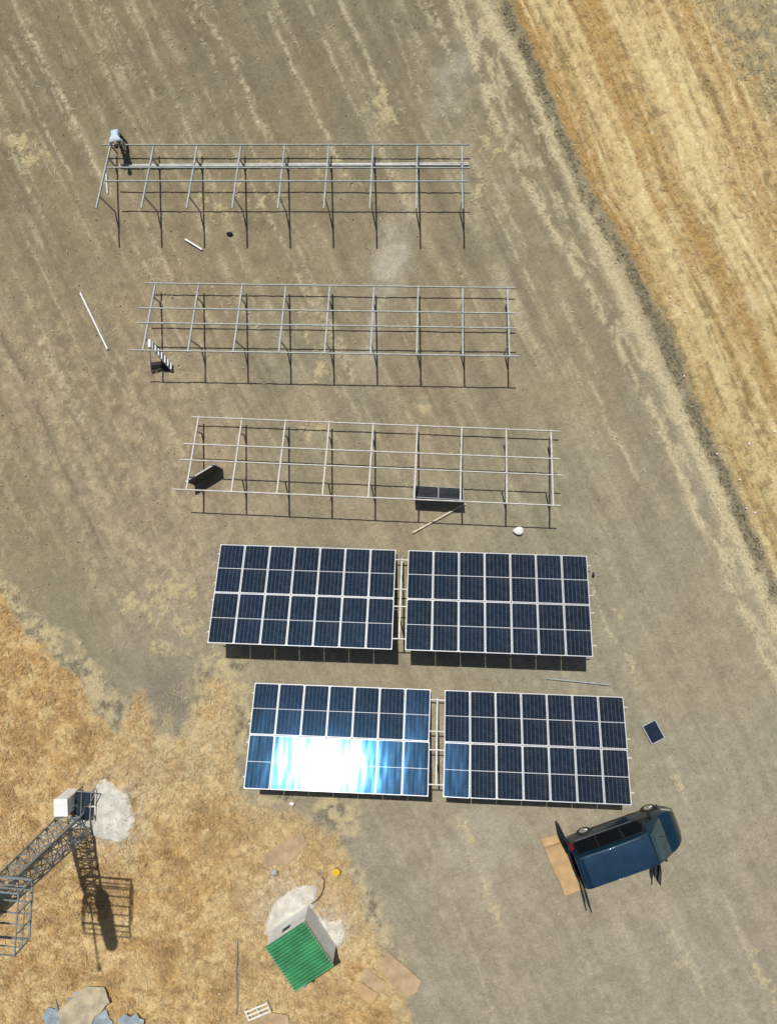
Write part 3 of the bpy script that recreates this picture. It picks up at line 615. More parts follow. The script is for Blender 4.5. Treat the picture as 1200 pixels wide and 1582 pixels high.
# ---------------------------------------------------------------- person bending over the rack end
def skin_mesh(name, verts, edges, rad, m, parent, root=0, sub=2, smooth=True):
    me = bpy.data.meshes.new(name); me.from_pydata([tuple(v) for v in verts], edges, []); me.materials.append(m)
    o = bpy.data.objects.new(name, me); C.objects.link(o); o.parent = parent
    md = o.modifiers.new('Skin', 'SKIN'); md.use_smooth_shade = True
    sv = me.skin_vertices[0].data if me.skin_vertices else None
    if sv is None:
        bm = bmesh.new(); bm.from_mesh(me); bm.verts.layers.skin.verify(); bm.to_mesh(me); bm.free(); sv = me.skin_vertices[0].data
    for i, r in enumerate(rad):
        sv[i].radius = (r, r) if not isinstance(r, tuple) else r; sv[i].use_root = (i == root)
    s = o.modifiers.new('Sub', 'SUBSURF'); s.levels = sub; s.render_levels = sub
    return o
def person():
    feet = G(191, 223)
    t = thing('person', 'person in a light blue shirt bending over the left end of the farthest rack', 'person', (feet.x, feet.y, 0), R(12))
    # local: -y is towards the rack (down the picture)
    V = []; E = []; Rd = []
    def v(p, r, par=None):
        V.append(Vector(p)); Rd.append(r)
        if par is not None: E.append((par, len(V) - 1))
        return len(V) - 1
    pel = v((0, .10, .93), .125); ab = v((0, -.02, 1.04), .12, pel); ch = v((0, -.24, 1.17), .145, ab); up = v((0, -.40, 1.22), .12, ch)
    nk = v((0, -.50, 1.23), .055, up); hd = v((0, -.60, 1.21), .088, nk); v((0, -.70, 1.16), .085, hd); v((0, -.69, 1.08), .05, hd)
    for s in (-1, 1):
        h = v((s * .10, .10, .88), .095, pel); k = v((s * .13, .02, .50), .062, h); a = v((s * .14, .08, .10), .042, k); v((s * .16, -.04, .05), .042, a); v((s * .17, -.13, .04), .03, len(V) - 1)
        sh = v((s * .19, -.38, 1.20), .062, up); e = v((s * .30, -.46, .94), .042, sh); w_ = v((s * .20, -.62, .76), .03, e); p_ = v((s * .18, -.68, .72), .034, w_)
        for f in range(4):
            a0 = v((s * (.155 + f * .018), -.74, .70 + (.004 if f in (1, 2) else 0)), .010, p_); a1 = v((s * (.152 + f * .019), -.775, .675), .009, a0); v((s * (.152 + f * .018), -.775, .648 + .003 * abs(f - 1.5)), .008, a1)
        th = v((s * .145, -.685, .695), .011, p_); v((s * .135, -.72, .67), .009, th)
    skin_mesh('body', V, E, Rd, M['skin'], t)
    # shirt, trousers, hair, shoes follow the body
    sv = [Vector(q) for q in ((0, .06, .96), (0, -.03, 1.05), (0, -.25, 1.185), (0, -.42, 1.235), (-.20, -.385, 1.205), (-.28, -.45, 1.02), (.20, -.385, 1.205), (.28, -.45, 1.02), (0, -.48, 1.235))]
    skin_mesh('shirt', sv, [(0, 1), (1, 2), (2, 3), (3, 4), (4, 5), (3, 6), (6, 7), (3, 8)], [(.175, .15), (.18, .15), (.215, .165), (.18, .13), .085, .066, .085, .066, .07], M['shirt'], t, 1)
    tv = [Vector(q) for q in ((0, .10, .93), (-.10, .10, .87), (-.13, .02, .50), (-.14, .08, .12), (.10, .10, .87), (.13, .02, .50), (.14, .08, .12), (0, .05, .99))]
    skin_mesh('trousers', tv, [(0, 1), (1, 2), (2, 3), (0, 4), (4, 5), (5, 6), (0, 7)], [.155, .115, .082, .065, .115, .082, .065, .15], M['trousers'], t, 0)
    b = bmesh.new(); bmesh.ops.create_icosphere(b, subdivisions=3, radius=1, matrix=Matrix.Translation((0, -.655, 1.215)) @ Matrix.Rotation(R(-35), 4, 'X') @ Matrix.Diagonal((.102, .125, .095, 1)))
    obj('hair', b, M['hair'], t, True)
    for s in (-1, 1):
        b = bmesh.new(); box(b, (s * .155, -.01, .045), (.10, .28, .08), bev=.025); obj('shoe', b, M['black'], t, True)
        b = bmesh.new(); bmesh.ops.create_icosphere(b, subdivisions=2, radius=.011, matrix=Matrix.Translation((s * .034, -.755, 1.13))); obj('eye', b, M['sack'], t, True)
        b = bmesh.new(); bmesh.ops.create_icosphere(b, subdivisions=2, radius=1, matrix=Matrix.Translation((s * .09, -.63, 1.17)) @ Matrix.Diagonal((.012, .022, .032, 1))); obj('ear', b, M['skin'], t, True)
    b = bmesh.new(); bmesh.ops.create_icosphere(b, subdivisions=2, radius=1, matrix=Matrix.Translation((0, -.775, 1.105)) @ Matrix.Diagonal((.013, .02, .024, 1))); obj('nose', b, M['skin'], t, True)
person()

# ---------------------------------------------------------------- van
def van():
    yaw = R(20.6); root = thing('van', 'dark blue van with its rear doors and a front door standing open', 'van', (7.19, -16.23, 0), yaw)
    Lg = 4.92; HW = .965
    tops = [(0, 1.90), (.06, 2.01), (.25, 2.06), (1.5, 2.09), (2.9, 2.06), (3.35, 1.98), (3.6, 1.78), (3.85, 1.50), (4.10, 1.24), (4.2, 1.17), (4.4, 1.09), (4.62, .98), (4.78, .84), (4.87, .68), (4.92, .52)]
    tx_ = np.array([a for a, _ in tops]); tz = np.array([b for _, b in tops])
    def ztop(x): return float(np.interp(x, tx_, tz))
    def hw(x, z):
        pl = 1 - .0 * x
        e = max(0, x - 3.7) / 1.22; plan = HW * (1 - .10 * min(1, e)) if e <= 0 else HW * math.sqrt(max(.0, 1 - .62 * min(1, e) ** 2.6))
        e2 = max(0, .12 - x) / .12; plan -= .05 * e2
        if z > 1.05: tb = .25 * ((z - 1.05) / 1.0) ** 1.1
        else: tb = .03 * max(0, (1.05 - z) - .35)
        return plan - tb
    def ring(x, n=26, grow=0.):
        zt = ztop(x); z0 = .26 + max(0, x - 4.5) * .12; pts_ = []
        rr = min(.08, (zt - z0) * .3)
        for k in range(9):
            z = z0 + (zt - rr - z0) * k / 8; pts_.append((hw(x, z) + grow, z))
        yb = pts_[-1][0]
        for k in range(1, 6):
            a = R(90 * k / 6); pts_.append((yb - rr * 1.5 * (1 - math.cos(a)), zt - rr + (rr + grow) * math.sin(a)))
        yc = pts_[-1][0]
        for k in range(1, 6): pts_.append((yc * (1 - k / 5), zt + grow + .018 * (1 - (1 - k / 5) ** 2)))
        full = [(y, z) for y, z in pts_] + [(-y, z) for y, z in pts_[-2::-1]]
        return full
    xs_ = sorted(set([0, .03, .08, .25, .6] + [i * .2 for i in range(4, 17)] + [3.35, 3.45, 3.6, 3.72, 3.85, 3.98, 4.1, 4.2, 4.3, 4.4, 4.52, 4.62, 4.7, 4.78, 4.83, 4.87, 4.9, 4.92]))
    # body shell
    b = bmesh.new(); rings = []
    for x in xs_: rings.append([b.verts.new((x, y, z)) for y, z in ring(x)])
    for A, B in zip(rings, rings[1:]):
        for k in range(len(A) - 1): b.faces.new((A[k], A[k + 1], B[k + 1], B[k])).smooth = True
        b.faces.new((A[-1], A[0], B[0], B[-1]))
    b.faces.new(rings[-1]); bmesh.ops.recalc_face_normals(b, faces=b.faces)
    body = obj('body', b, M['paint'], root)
    # rear opening: dark load space behind a painted rim
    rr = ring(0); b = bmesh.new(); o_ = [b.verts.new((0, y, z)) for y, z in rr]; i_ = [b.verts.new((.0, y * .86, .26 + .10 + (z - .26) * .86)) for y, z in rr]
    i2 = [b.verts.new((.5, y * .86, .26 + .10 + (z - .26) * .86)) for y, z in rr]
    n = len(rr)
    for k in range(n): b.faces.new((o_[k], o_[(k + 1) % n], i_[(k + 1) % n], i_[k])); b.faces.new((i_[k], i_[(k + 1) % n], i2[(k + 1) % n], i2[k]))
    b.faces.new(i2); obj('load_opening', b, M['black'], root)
    # surface patches laid proud of the body
    def patch(name, m, x0, x1, side, z0, z1, g=.008, nx=8, par=root, slant0=0., slant1=0.):
        b = bmesh.new(); gr = []
        for i in range(nx + 1):
            row = []
            for j in range(7):
                z = z0 + (z1 - z0) * j / 6; u0 = x0 + slant0 * (j / 6); u1 = x1 + slant1 * (j / 6); x = u0 + (u1 - u0) * i / nx
                row.append(b.verts.new((x, side * (hw(x, z) + g), z)))
            gr.append(row)
        for i in range(nx):
            for j in range(6): b.faces.new((gr[i][j], gr[i + 1][j], gr[i + 1][j + 1], gr[i][j + 1])).smooth = True
        bmesh.ops.recalc_face_normals(b, faces=b.faces); return obj(name, b, m, par)
    def top(name, m, x0, x1, frac, g=.008, nx=8, par=root, f1=None):
        b = bmesh.new(); gr = []
        for i in range(nx + 1):
            x = x0 + (x1 - x0) * i / nx; zt = ztop(x); row = []; fr = frac if f1 is None else frac + (f1 - frac) * i / nx
            yc = hw(x, zt - .1) - .15
            for j in range(9):
                s = -1 + 2 * j / 8; row.append(b.verts.new((x, s * (yc + .1) * fr, zt + g + .018 * (1 - s * s * fr * fr) + (0 if abs(s * fr) < .9 else -.01))))
            gr.append(row)
        for i in range(nx):
            for j in range(8): b.faces.new((gr[i][j], gr[i][j + 1], gr[i + 1][j + 1], gr[i + 1][j])).smooth = True
        bmesh.ops.recalc_face_normals(b, faces=b.faces); return obj(name, b, m, par)
    top('windscreen', M['wglass'], 3.40, 4.12, .86, .014, 12, root, .93)
    for s in (-1, 1):
        patch('window_band', M['black'], .16, 3.46, s, 1.07, 1.84, .004, 16, root, 0, -.26)
        patch('side_window', M['vglass'], .22, 1.15, s, 1.12, 1.82); patch('side_window', M['vglass'], 1.22, 2.28, s, 1.12, 1.82)
        if s == 1: patch('side_window', M['vglass'], 2.36, 3.42, s, 1.10, 1.80, slant1=-.28, slant0=.02)
        patch('quarter_window', M['vglass'], 3.50, 3.84, s, 1.10, 1.40, slant1=-.18)
        patch('door_rail', M['alu'] if s == 1 else M['galv_warm'], .30, 2.95, s, 1.00, 1.035, .02, 14)
        patch('side_sill', M['black'], 1.22, 3.3, s, .29, .40, .012)
        patch('headlight', M['lamp'], 4.40, 4.78, s, .66, .84, .010, 8, root)
        patch('tail_light', M['red'], .005, .11, s, .95, 1.45, .010, 3)
        for x in (2.32, 1.18): patch('door_seam', M['black'], x - .006, x + .006, s, .36, 1.75, .004, 1)
    # roof ribs and edge drip rail
    for s in (-1, 1):
        b = bmesh.new(); pts3 = [(x, s * (hw(x, ztop(x) - .1) - .045), ztop(x) + .0) for x in np.linspace(.1, 3.3, 12)]; tube(b, pts3, .014, 6); obj('drip_rail', b, M['paint'], root)
    b = bmesh.new(); tube(b, [(.03, y, 1.97 - .25 * (y / .8) ** 4 + .02) for y in np.linspace(-.72, .72, 12)], .03, 8); obj('rear_spoiler', b, M['paint'], root)
    for s in (-1, 1):
        b = bmesh.new(); bar(b, (4.13, s * .05 - .1, 1.235), (3.78, s * .32 - .1, 1.60), .02, .02); obj('wiper', b, M['black'], root)
    b = bmesh.new(); box(b, (4.88, 0, .46), (.10, 1.05, .20), bev=.03); obj('grille', b, M['black'], root)
    b = bmesh.new(); box(b, (-.07, 0, .42), (.16, 1.84, .22), bev=.05); obj('rear_bumper', b, M['black'], root)
    for x in (4.245,): top('bonnet_seam', M['black'], x, x + .02, .97, .004, 1)
    top('roof_seam', M['black'], 3.33, 3.39, .93, .006, 1); top('roof_seam', M['black'], .10, .112, .95, .006, 1); top('roof_seam', M['black'], 1.95, 1.958, .95, .005, 1)
    b = bmesh.new(); box(b, (4.14, 0, 1.17), (.10, 1.45, .02)); obj('cowl', b, M['black'], root)
    for s in (-1, 1):
        b = bmesh.new(); box(b, (3.78, s * 1.06, 1.13), (.12, .20, .20), bev=.03); obj('mirror', b, M['black'], root)
    # wheels
    for x in (.86, 3.96):
        for s in (-1, 1):
            yc = s * (HW - .10)
            wr = thing('wheel', None, None); wr.parent = root; wr.location = (x, yc, .33)
            b = bmesh.new(); lathe(b, [(.19, -.10), (.30, -.11), (.335, -.07), (.335, .07), (.30, .11), (.19, .10)], 28, 0, 'Y'); obj('tyre', b, M['rubber'], wr, True)
            b = bmesh.new(); lathe(b, [(.05, s * .115), (.06, s * .10), (.19, s * .085), (.205, s * .115)], 24, 0, 'Y')
            for k in range(5):
                a = 2 * math.pi * k / 5; bar(b, (0, s * .112, 0), (.19 * math.cos(a), s * .112, .19 * math.sin(a)), .05, .02, 0, (0, 1, 0))
            obj('rim', b, M['rim'], wr)
            ar = bmesh.new(); pl = [(x + .43 * math.cos(R(a)), s * (HW - .012), .33 + .43 * math.sin(R(a))) for a in range(-8, 190, 12)]
            vs = [ar.verts.new(p) for p in pl]; vs2 = [ar.verts.new((x + .36 * math.cos(R(a)), s * (HW + .012), .33 + .36 * math.sin(R(a)))) for a in range(-8, 190, 12)]
            for k in range(len(vs) - 1): ar.faces.new((vs[k], vs[k + 1], vs2[k + 1], vs2[k]))
            obj('wheel_arch', ar, M['black'], root)
    # open rear doors, swung right round in line with the rear face
    for s in (-1, 1):
        d = thing('rear_door', None, None); d.parent = root; d.location = (-.03, s * .93, 0); d.rotation_euler = (0, 0, R(6) * s)
        b = bmesh.new(); box(b, (-.02, s * .47, .80), (.06, .92, .86), bev=.02)
        for yy in (.04, .90): box(b, (-.02, s * (yy + (-.02 if yy > .5 else .02)), 1.46), (.055, .07, .48), bev=.01)
        box(b, (-.02, s * .47, 1.73), (.055, .90, .09), bev=.01); obj('door_shell', b, M['paint'], d)
        b = bmesh.new(); box(b, (-.02, s * .47, 1.46), (.016, .80, .46)); obj('door_window', b, M['vglass'], d)
        b = bmesh.new(); box(b, (.02, s * .47, .82), (.02, .74, .62), bev=.006); obj('door_lining', b, M['black'], d)
    # open front door on the side away from the arrays
    d = thing('front_door', None, None); d.parent = root; d.location = (3.50, -.93, 0); d.rotation_euler = (0, 0, R(66))
    b = bmesh.new(); box(b, (-.52, -.02, .74), (1.04, .07, .76), bev=.02)
    bar(b, (-1.02, -.02, 1.1), (-.88, .06, 1.72), .05, .05); bar(b, (-.02, -.02, 1.1), (-.34, .06, 1.70), .05, .05); bar(b, (-.88, .06, 1.72), (-.32, .06, 1.70), .05, .05)
    obj('door_shell', b, M['paint'], d)
    b = bmesh.new(); q = [(-.99, -.02, 1.12), (-.06, -.02, 1.12), (-.34, .06, 1.69), (-.87, .06, 1.70)]; b.faces.new([b.verts.new(p) for p in q]); r_ = bmesh.ops.solidify(b, geom=b.faces[:], thickness=.01); obj('door_window', b, M['vglass'], d)
    b = bmesh.new(); box(b, (-.52, .03, .72), (.86, .04, .5), bev=.01); obj('door_lining', b, M['seat'], d)
    # doorway of the open door with seat
    patch('door_opening', M['black'], 2.42, 3.46, -1, .42, 1.70, .006, 8, root, slant1=-.25)
    b = bmesh.new(); box(b, (2.9, -.80, .78), (.5, .34, .14), bev=.04); box(b, (2.66, -.78, 1.12), (.12, .30, .62), Matrix.Rotation(R(-12), 3, 'Y'), bev=.04); obj('seat', b, M['seat'], root)
    # sliding door pushed slightly out
    b = bmesh.new(); box(b, (1.0, -1.075, .99), (.95, .045, .04)); obj('door_rail', b, M['alu'], root)
    patch('sliding_door', M['paint'], .95, 2.1, -1, .42, 1.10, .05)
    top('roof', M['paint_sky'], .13, 3.32, .97, .0035, 14)  # paler colour here stands in for reflected sky
    b = bmesh.new()
    tube(b, [(3.1, .3, ztop(3.1)), (3.08, .3, ztop(3.1) + .25)], .008, 5); obj('aerial', b, M['black'], root)
van()

# ---------------------------------------------------------------- shed
def shed():
    zc = 1.62
    A, B, Cc, D = [G(u, v, z) for (u, v, z) in ((411, 1463, 1.62), (473, 1422, 1.62), (512, 1495, 1.62), (453, 1535, 1.62))]
    ctr = (A + B + Cc + D) / 4; ex = (B - A).normalized(); yaw = math.atan2(ex.y, ex.x)
    wx_, wy_ = ((B - A).length + (Cc - D).length) / 2, ((B - Cc).length + (A - D).length) / 2
    t = thing('shed', 'small white shed with a green corrugated metal roof', 'shed', (ctr.x, ctr.y, 0), yaw)
    hx, hy = wx_ / 2 - .05, wy_ / 2 - .06; th = .08
    for nm, c, s in (('wall', (0, hy - th / 2, .75), (2 * hx, th, 1.54)), ('wall', (0, -hy + th / 2, .75), (2 * hx, th, 1.54)),
                     ('wall', (hx - th / 2, 0, .75), (th, 2 * hy - 2 * th, 1.54)), ('wall', (-hx + th / 2, 0, .75), (th, 2 * hy - 2 * th, 1.54))):
        b = bmesh.new(); box(b, c, s); obj(nm, b, M['render_'], t)
    b = bmesh.new(); n = 16 * 8; f = []; yl = wy_
    for i in range(n + 1):
        y = -yl / 2 + yl * i / n; z = .022 * (math.cos(2 * math.pi * 16 * i / n))
        f.append([b.verts.new((x, y, zc - .02 + z + zz)) for x in (-wx_ / 2, wx_ / 2) for zz in (0, -.006)])
    for i in range(n):
        p, q = f[i], f[i + 1]; b.faces.new((p[0], p[2], q[2], q[0])).smooth = True; b.faces.new((p[1], q[1], q[3], p[3]))
    rf = obj('roof', b, M['green'], t)
    b = bmesh.new()
    for x in (-.8, 0, .8):
        for k in range(6): lathe(b, [(.012, 0), (.012, .010), (.001, .014)], 8, 0, 'Z', (x, -yl / 2 + yl * (2 * k + 1) / 12, zc + .002))
    obj('roof_screw', b, M['galv'], rf)
    b = bmesh.new()
    for s in (-1, 1): box(b, (s * (hx + .02), 0, 1.55), (.03, 2 * hy + .02, .07))
    obj('roof_batten', b, M['wood'], t)
    b = bmesh.new(); box(b, (-.05, hy + .006, 1.02), (.42, .02, .26)); obj('vent', b, M['black'], t)
    b = bmesh.new(); box(b, (-hx - .006, .1, .72), (.03, .78, 1.4), bev=.008); dr = obj('door', b, M['aqua'], t)
    b = bmesh.new(); box(b, (-hx - .04, .40, .75), (.04, .03, .14)); obj('handle', b, M['steel'], dr)
    b = bmesh.new(); tube(b, [(-.55, -hy - .10, .2), (-.55, -hy - .10, 1.56)], .09, 12); obj('downpipe', b, M['aqua'], t)
shed()

# ---------------------------------------------------------------- lattice tower
def tower():
    cx, cy = -15.85, -15.05; t = thing('lattice_tower', 'grey steel lattice tower with a railed platform and dark teal drum', 'tower', (cx, cy, 0), R(4))
    Ht = 8.0; h0, h1 = .58, .38
    def w_(z): return h0 + (h1 - h0) * z / Ht
    def cn(s, z): k = w_(z); return Vector((s[0] * k, s[1] * k, z))
    cs = [(-1, -1), (1, -1), (1, 1), (-1, 1)]
    for s in cs:
        b = bmesh.new(); bar(b, cn(s, 0), cn(s, Ht), .065, .065); obj('leg', b, M['steel'], t)
    nb = 9
    for k in range(4):
        b = bmesh.new(); s, r = cs[k], cs[(k + 1) % 4]
        for i in range(nb):
            z0 = .15 + (Ht - .3) * i / nb; z1 = .15 + (Ht - .3) * (i + 1) / nb
            bar(b, cn(s, z0), cn(r, z1), .035, .03); bar(b, cn(r, z0) , cn(s, z1), .03, .035); bar(b, cn(s, z1), cn(r, z1), .035, .035)
        obj('bracing', b, M['steel'], t)
    b = bmesh.new()
    for sx in (-.17, .17): bar(b, (sx, -.66, .1), (sx, -.5, Ht), .035, .035)
    for i in range(26): z = .3 + i * .3; bar(b, (-.17, -.66 + .16 * z / Ht, z), (.17, -.66 + .16 * z / Ht, z), .025, .025)
    obj('ladder', b, M['steel'], t)
    b = bmesh.new()
    for i, z in enumerate(np.linspace(.2, 7.6, 2)): pass
    tube(b, [(.2, .2, .1), (.22, .18, 4), (.2, .2, 7.8)], .03, 8); tube(b, [(.1, .24, .1), (.12, .2, 4), (.1, .22, 7.8)], .022, 8); obj('cable', b, M['black'], t)
    # platform outline with two rail levels
    p = thing('platform', None, None); p.parent = t; p.location = (.55, -.0, 0); p.rotation_euler = (0, 0, R(-8))
    x0, x1, y0, y1 = -1.12, 1.12, -1.12, 1.12
    b = bmesh.new()
    for z, wd in ((7.6, .07), (8.1, .035), (8.6, .045)):
        for a, c in (((x0, y0), (x1, y0)), ((x1, y0), (x1, y1)), ((x1, y1), (x0, y1)), ((x0, y1), (x0, y0))): bar(b, (*a, z), (*c, z), wd, wd)
    obj('guardrail', b, M['steel'], p)
    b = bmesh.new()
    for x in (x0, x1):
        for y in (y0, -.37, .37, y1): bar(b, (x, y, 7.55), (x, y, 8.62), .04, .04)
    obj('stanchion', b, M['steel'], p)
    b = bmesh.new()
    for y in (-.62, -.2, .25, .7): bar(b, (x0, y, 7.56), (x1, y, 7.56), .05, .04)
    obj('deck_bearer', b, M['steel'], p)
    # drum and mast
    dr = bmesh.new(); lathe(dr, [(.05, 7.0), (.28, 7.05), (.36, 7.3), (.36, 11.5), (.30, 11.8), (.05, 12.0)], 28, 0, 'Z', (.35, .05, 0)); o = obj('drum', dr, M['teal'], t, True)
    b = bmesh.new()
    for z in (7.9, 9.2, 10.5): lathe(b, [(.365, z), (.385, z + .02), (.385, z + .08), (.365, z + .1)], 28, 0, 'Z', (.35, .05, 0))
    obj('drum_band', b, M['steel_dark'], o)
    b = bmesh.new(); tube(b, [(-.25, .0, 7.6), (-.45, 0, 13.7)], [.06, .04], 8)
    for z in (12.8, 13.4): bar(b, (-.6, 0, z), (-.25, 0, z), .03, .03)
    lathe(b, [(.02, 13.6), (.1, 13.65), (.1, 13.9), (.02, 13.95)], 12, 0, 'Z', (-.455, 0, 0)); obj('mast', b, M['steel_dark'], t)
tower()
# cabinet and dark panels at the tower's foot
t = thing('cabinet', 'white equipment cabinet standing beside the foot of the lattice tower', 'cabinet', (-16.03, -13.88, 0), R(2))
b = bmesh.new(); box(b, (0, 0, .68), (.58, .74, 1.36), bev=.012); obj('cabinet_body', b, M['white'], t)
b = bmesh.new(); box(b, (0, 0, 1.375), (.64, .80, .03), bev=.008); obj('lid', b, M['white'], t)
b = bmesh.new(); box(b, (.297, 0, .72), (.012, .62, 1.15)); d = obj('door', b, M['render_'], t)
b = bmesh.new(); box(b, (.31, -.22, .8), (.02, .03, .12)); obj('handle', b, M['black'], d)
b = bmesh.new()
for z in (.2, .24, .28): box(b, (.306, .1, z), (.01, .3, .014))
obj('vent', b, M['black'], d)
c = G(128, 1244, .45)
t = thing('panel_stand', 'pair of dark blue grey panels on a frame between white cabinet and concrete', 'panel', (c.x, c.y, 0), R(-3))
for k, y in enumerate((.36, -.30)):
    b = bmesh.new(); box(b, (0, y, .55 + .07 * k), (.66, .60, .04), Matrix.Rotation(R(9), 3, 'Y'), bev=.006); obj('dark_panel', b, M['navy'], t)
b = bmesh.new()
for x in (-.3, .42):
    for y in (-.6, .66): bar(b, (x, y, 0), (x, y, .62), .04, .04)
bar(b, (-.3, .68, .60), (.62, .68, .60), .035, .035); bar(b, (.62, .68, .6), (.36, .1, .6), .035, .035); bar(b, (.42, -.6, .60), (.42, .66, .60), .035, .035); bar(b, (0, -.6, .64), (0, .68, .64), .03, .03)
obj('frame', b, M['steel'], t)

# ---------------------------------------------------------------- pale concrete spills
def spill(label, pix, h=.05, seed=0, m='lime'):
    P_ = [G(*q) for q in pix]; c = sum(P_, Vector()) / len(P_); g = random.Random(seed); out = []
    n = len(P_)
    for i in range(n):
        a, d = P_[i], P_[(i + 1) % n]; k = max(2, int((d - a).length / .12))
        for j in range(k):
            p = a.lerp(d, j / k) - c; p *= 1 + g.gauss(0, .025); out.append(p)
    b = bmesh.new(); n = len(out); rings = []
    for sc, z in ((1.06, -.03), (1.0, .035), (.93, .8 * h + .02), (.6, h + .02), (.25, h + .03)):
        rings.append([b.verts.new((p.x * sc, p.y * sc, z + g.gauss(0, .006))) for p in out])
    for A, B in zip(rings, rings[1:]):
        for k in range(n): b.faces.new((A[k], A[(k + 1) % n], B[(k + 1) % n], B[k])).smooth = True
    b.faces.new(rings[-1]); o = obj('concrete_pad', b, M[m], loc=(c.x, c.y, 0)); return tag(o, label, 'concrete')
spill('pale concrete patch spreading beside the foot of the lattice tower', [(108, 1262), (136, 1262), (138, 1245), (146, 1228), (150, 1212), (165, 1207), (178, 1220), (196, 1232), (202, 1250), (205, 1275), (196, 1293), (182, 1300), (165, 1297), (150, 1294), (142, 1290), (138, 1280), (112, 1280)], .05, 1)
spill('pale concrete apron spreading beyond the vent wall of the green roofed shed', [(411, 1440), (412, 1425), (419, 1405), (432, 1388), (450, 1375), (467, 1370), (486, 1368), (488, 1390), (480, 1412), (455, 1440), (418, 1458)], .05, 2)
spill('pale concrete patch on the shadow side of the green roofed shed', [(488, 1405), (498, 1420), (512, 1425), (526, 1422), (533, 1445), (527, 1460), (516, 1466), (503, 1450)], .04, 3)

# ---------------------------------------------------------------- cardboard, sheets
def sheet(name, label, cat, pix, z, m, th=.012, sag=.03, seed=0, group=None, crease=None):
    P_ = [G(*q) for q in pix]; c = sum(P_, Vector()) / len(P_); b = bmesh.new()
    g = random.Random(seed + 90); rag = .09 if m == 'foil' else .018; out = []
    for i_, a_ in enumerate(P_):
        d_ = P_[(i_ + 1) % len(P_)]; k_ = max(2, int((d_ - a_).length / .22))
        for j_ in range(k_): q_ = a_.lerp(d_, j_ / k_); out.append(q_ + (Vector((g.gauss(0, rag), g.gauss(0, rag), 0)) if j_ else Vector()))
    P_ = out; vs = [b.verts.new((p.x - c.x, p.y - c.y, 0)) for p in P_]; b.faces.new(vs)
    bmesh.ops.triangulate(b, faces=b.faces[:]); 
    for _ in range(2): bmesh.ops.subdivide_edges(b, edges=b.edges[:], cuts=1, use_grid_fill=True)
    for v_ in b.verts:
        x, y = np.array([v_.co.x * 1.7 + seed]), np.array([v_.co.y * 1.7 + seed]); v_.co.z = z + sag * float(fbm(x, y, seed, 2)[0]) * 2
        if crease is not None: v_.co.z += .07 * max(0, 1 - abs(v_.co.x * crease[0] + v_.co.y * crease[1] + crease[2]) / .12)
    bmesh.ops.recalc_face_normals(b, faces=b.faces)
    if b.faces[:][0].normal.z < 0: bmesh.ops.reverse_faces(b, faces=b.faces)
    bmesh.ops.solidify(b, geom=b.faces[:], thickness=th)
    o = obj(name, b, M[m], loc=(c.x, c.y, 0)); return tag(o, label, cat, group)
sheet('cardboard_sheet', 'long folded cardboard sheet on the soil behind the rear doors of the van', 'cardboard', [(835, 1296), (860, 1289), (880, 1332), (896, 1374), (872, 1384), (853, 1340)], .05, 'card', crease=(.34, -.9, -.0 + 1.02))
sheet('cardboard_sheet', 'pale cardboard square, lowest of the three brown sheets beside the shed', 'cardboard', [(552.6, 1514), (584, 1533.6), (575, 1551), (545.6, 1530)], .07, 'card', seed=1)
sheet('cardboard_sheet', 'brown cardboard sheet lying between the pale square one and the largest one', 'cardboard', [(565, 1493), (598, 1518), (586, 1533), (555, 1513)], .045, 'card_old', seed=2)
sheet('cardboard_sheet', 'largest brown cardboard sheet at the edge of the bare soil by the shed', 'cardboard', [(601, 1471), (634, 1499), (651, 1514), (643, 1531), (629, 1540), (604, 1518), (580, 1489)], .06, 'card_old', seed=3)
sheet('cardboard_sheet', 'weathered cardboard lying on dry grass between the glaring array and the shed', 'cardboard', [(403, 1325), (432, 1303), (466, 1284), (476, 1304), (446, 1334), (410, 1338)], .05, 'card_old', seed=4)
sheet('cardboard_sheet', 'brown cardboard on dry grass under the white slatted crate', 'cardboard', [(384, 1574), (418, 1563), (446, 1568), (448, 1590), (382, 1592)], .04, 'card_old', seed=5)
sheet('plywood_sheet', 'beige board lying over blue grey sheeting at the bottom left', 'board', [(92, 1560), (112, 1541), (134, 1522), (163, 1523), (168, 1536), (172, 1546), (160, 1558), (149, 1567), (143, 1580), (138, 1590), (96, 1585)], .12, 'board_tan', .018, .05, 6)
sheet('sheeting', 'grey sheeting showing beyond the upper edge of the beige board', 'sheeting', [(100, 1556), (116, 1532), (128, 1528), (134, 1536), (112, 1560)], .05, 'foil', .006, .05, 7)
sheet('sheeting', 'blue grey sheeting at the leftmost edge of the beige board', 'sheeting', [(72, 1562), (84, 1556), (102, 1568), (112, 1590), (74, 1592)], .05, 'foil', .006, .05, 8)
sheet('sheeting', 'blue grey sheeting on the lower right side of the beige board', 'sheeting', [(146, 1566), (160, 1556), (176, 1578), (178, 1592), (140, 1592)], .04, 'foil', .006, .05, 9)
sheet('sheeting', 'crumpled pale blue sheeting heap on dry grass right of the beige board', 'sheeting', [(184, 1572), (196, 1564), (212, 1563), (224, 1572), (222, 1592), (190, 1592)], .04, 'foil', .006, .10, 10)
c = G(398, 1562, .2)
t = thing('crate', 'small white slatted wooden crate at the bottom edge near the shed', 'crate', (c.x, c.y, 0), R(24))
for y in (-.22, -.02, .18):
    b = bmesh.new(); box(b, (0, y, .26), (1.15, .07, .03)); obj('slat', b, M['sack'], t)
for x in (-.55, 0, .55):
    b = bmesh.new(); box(b, (x, -.02, .12), (.06, .5, .24)); obj('crossbar', b, M['wood'], t)

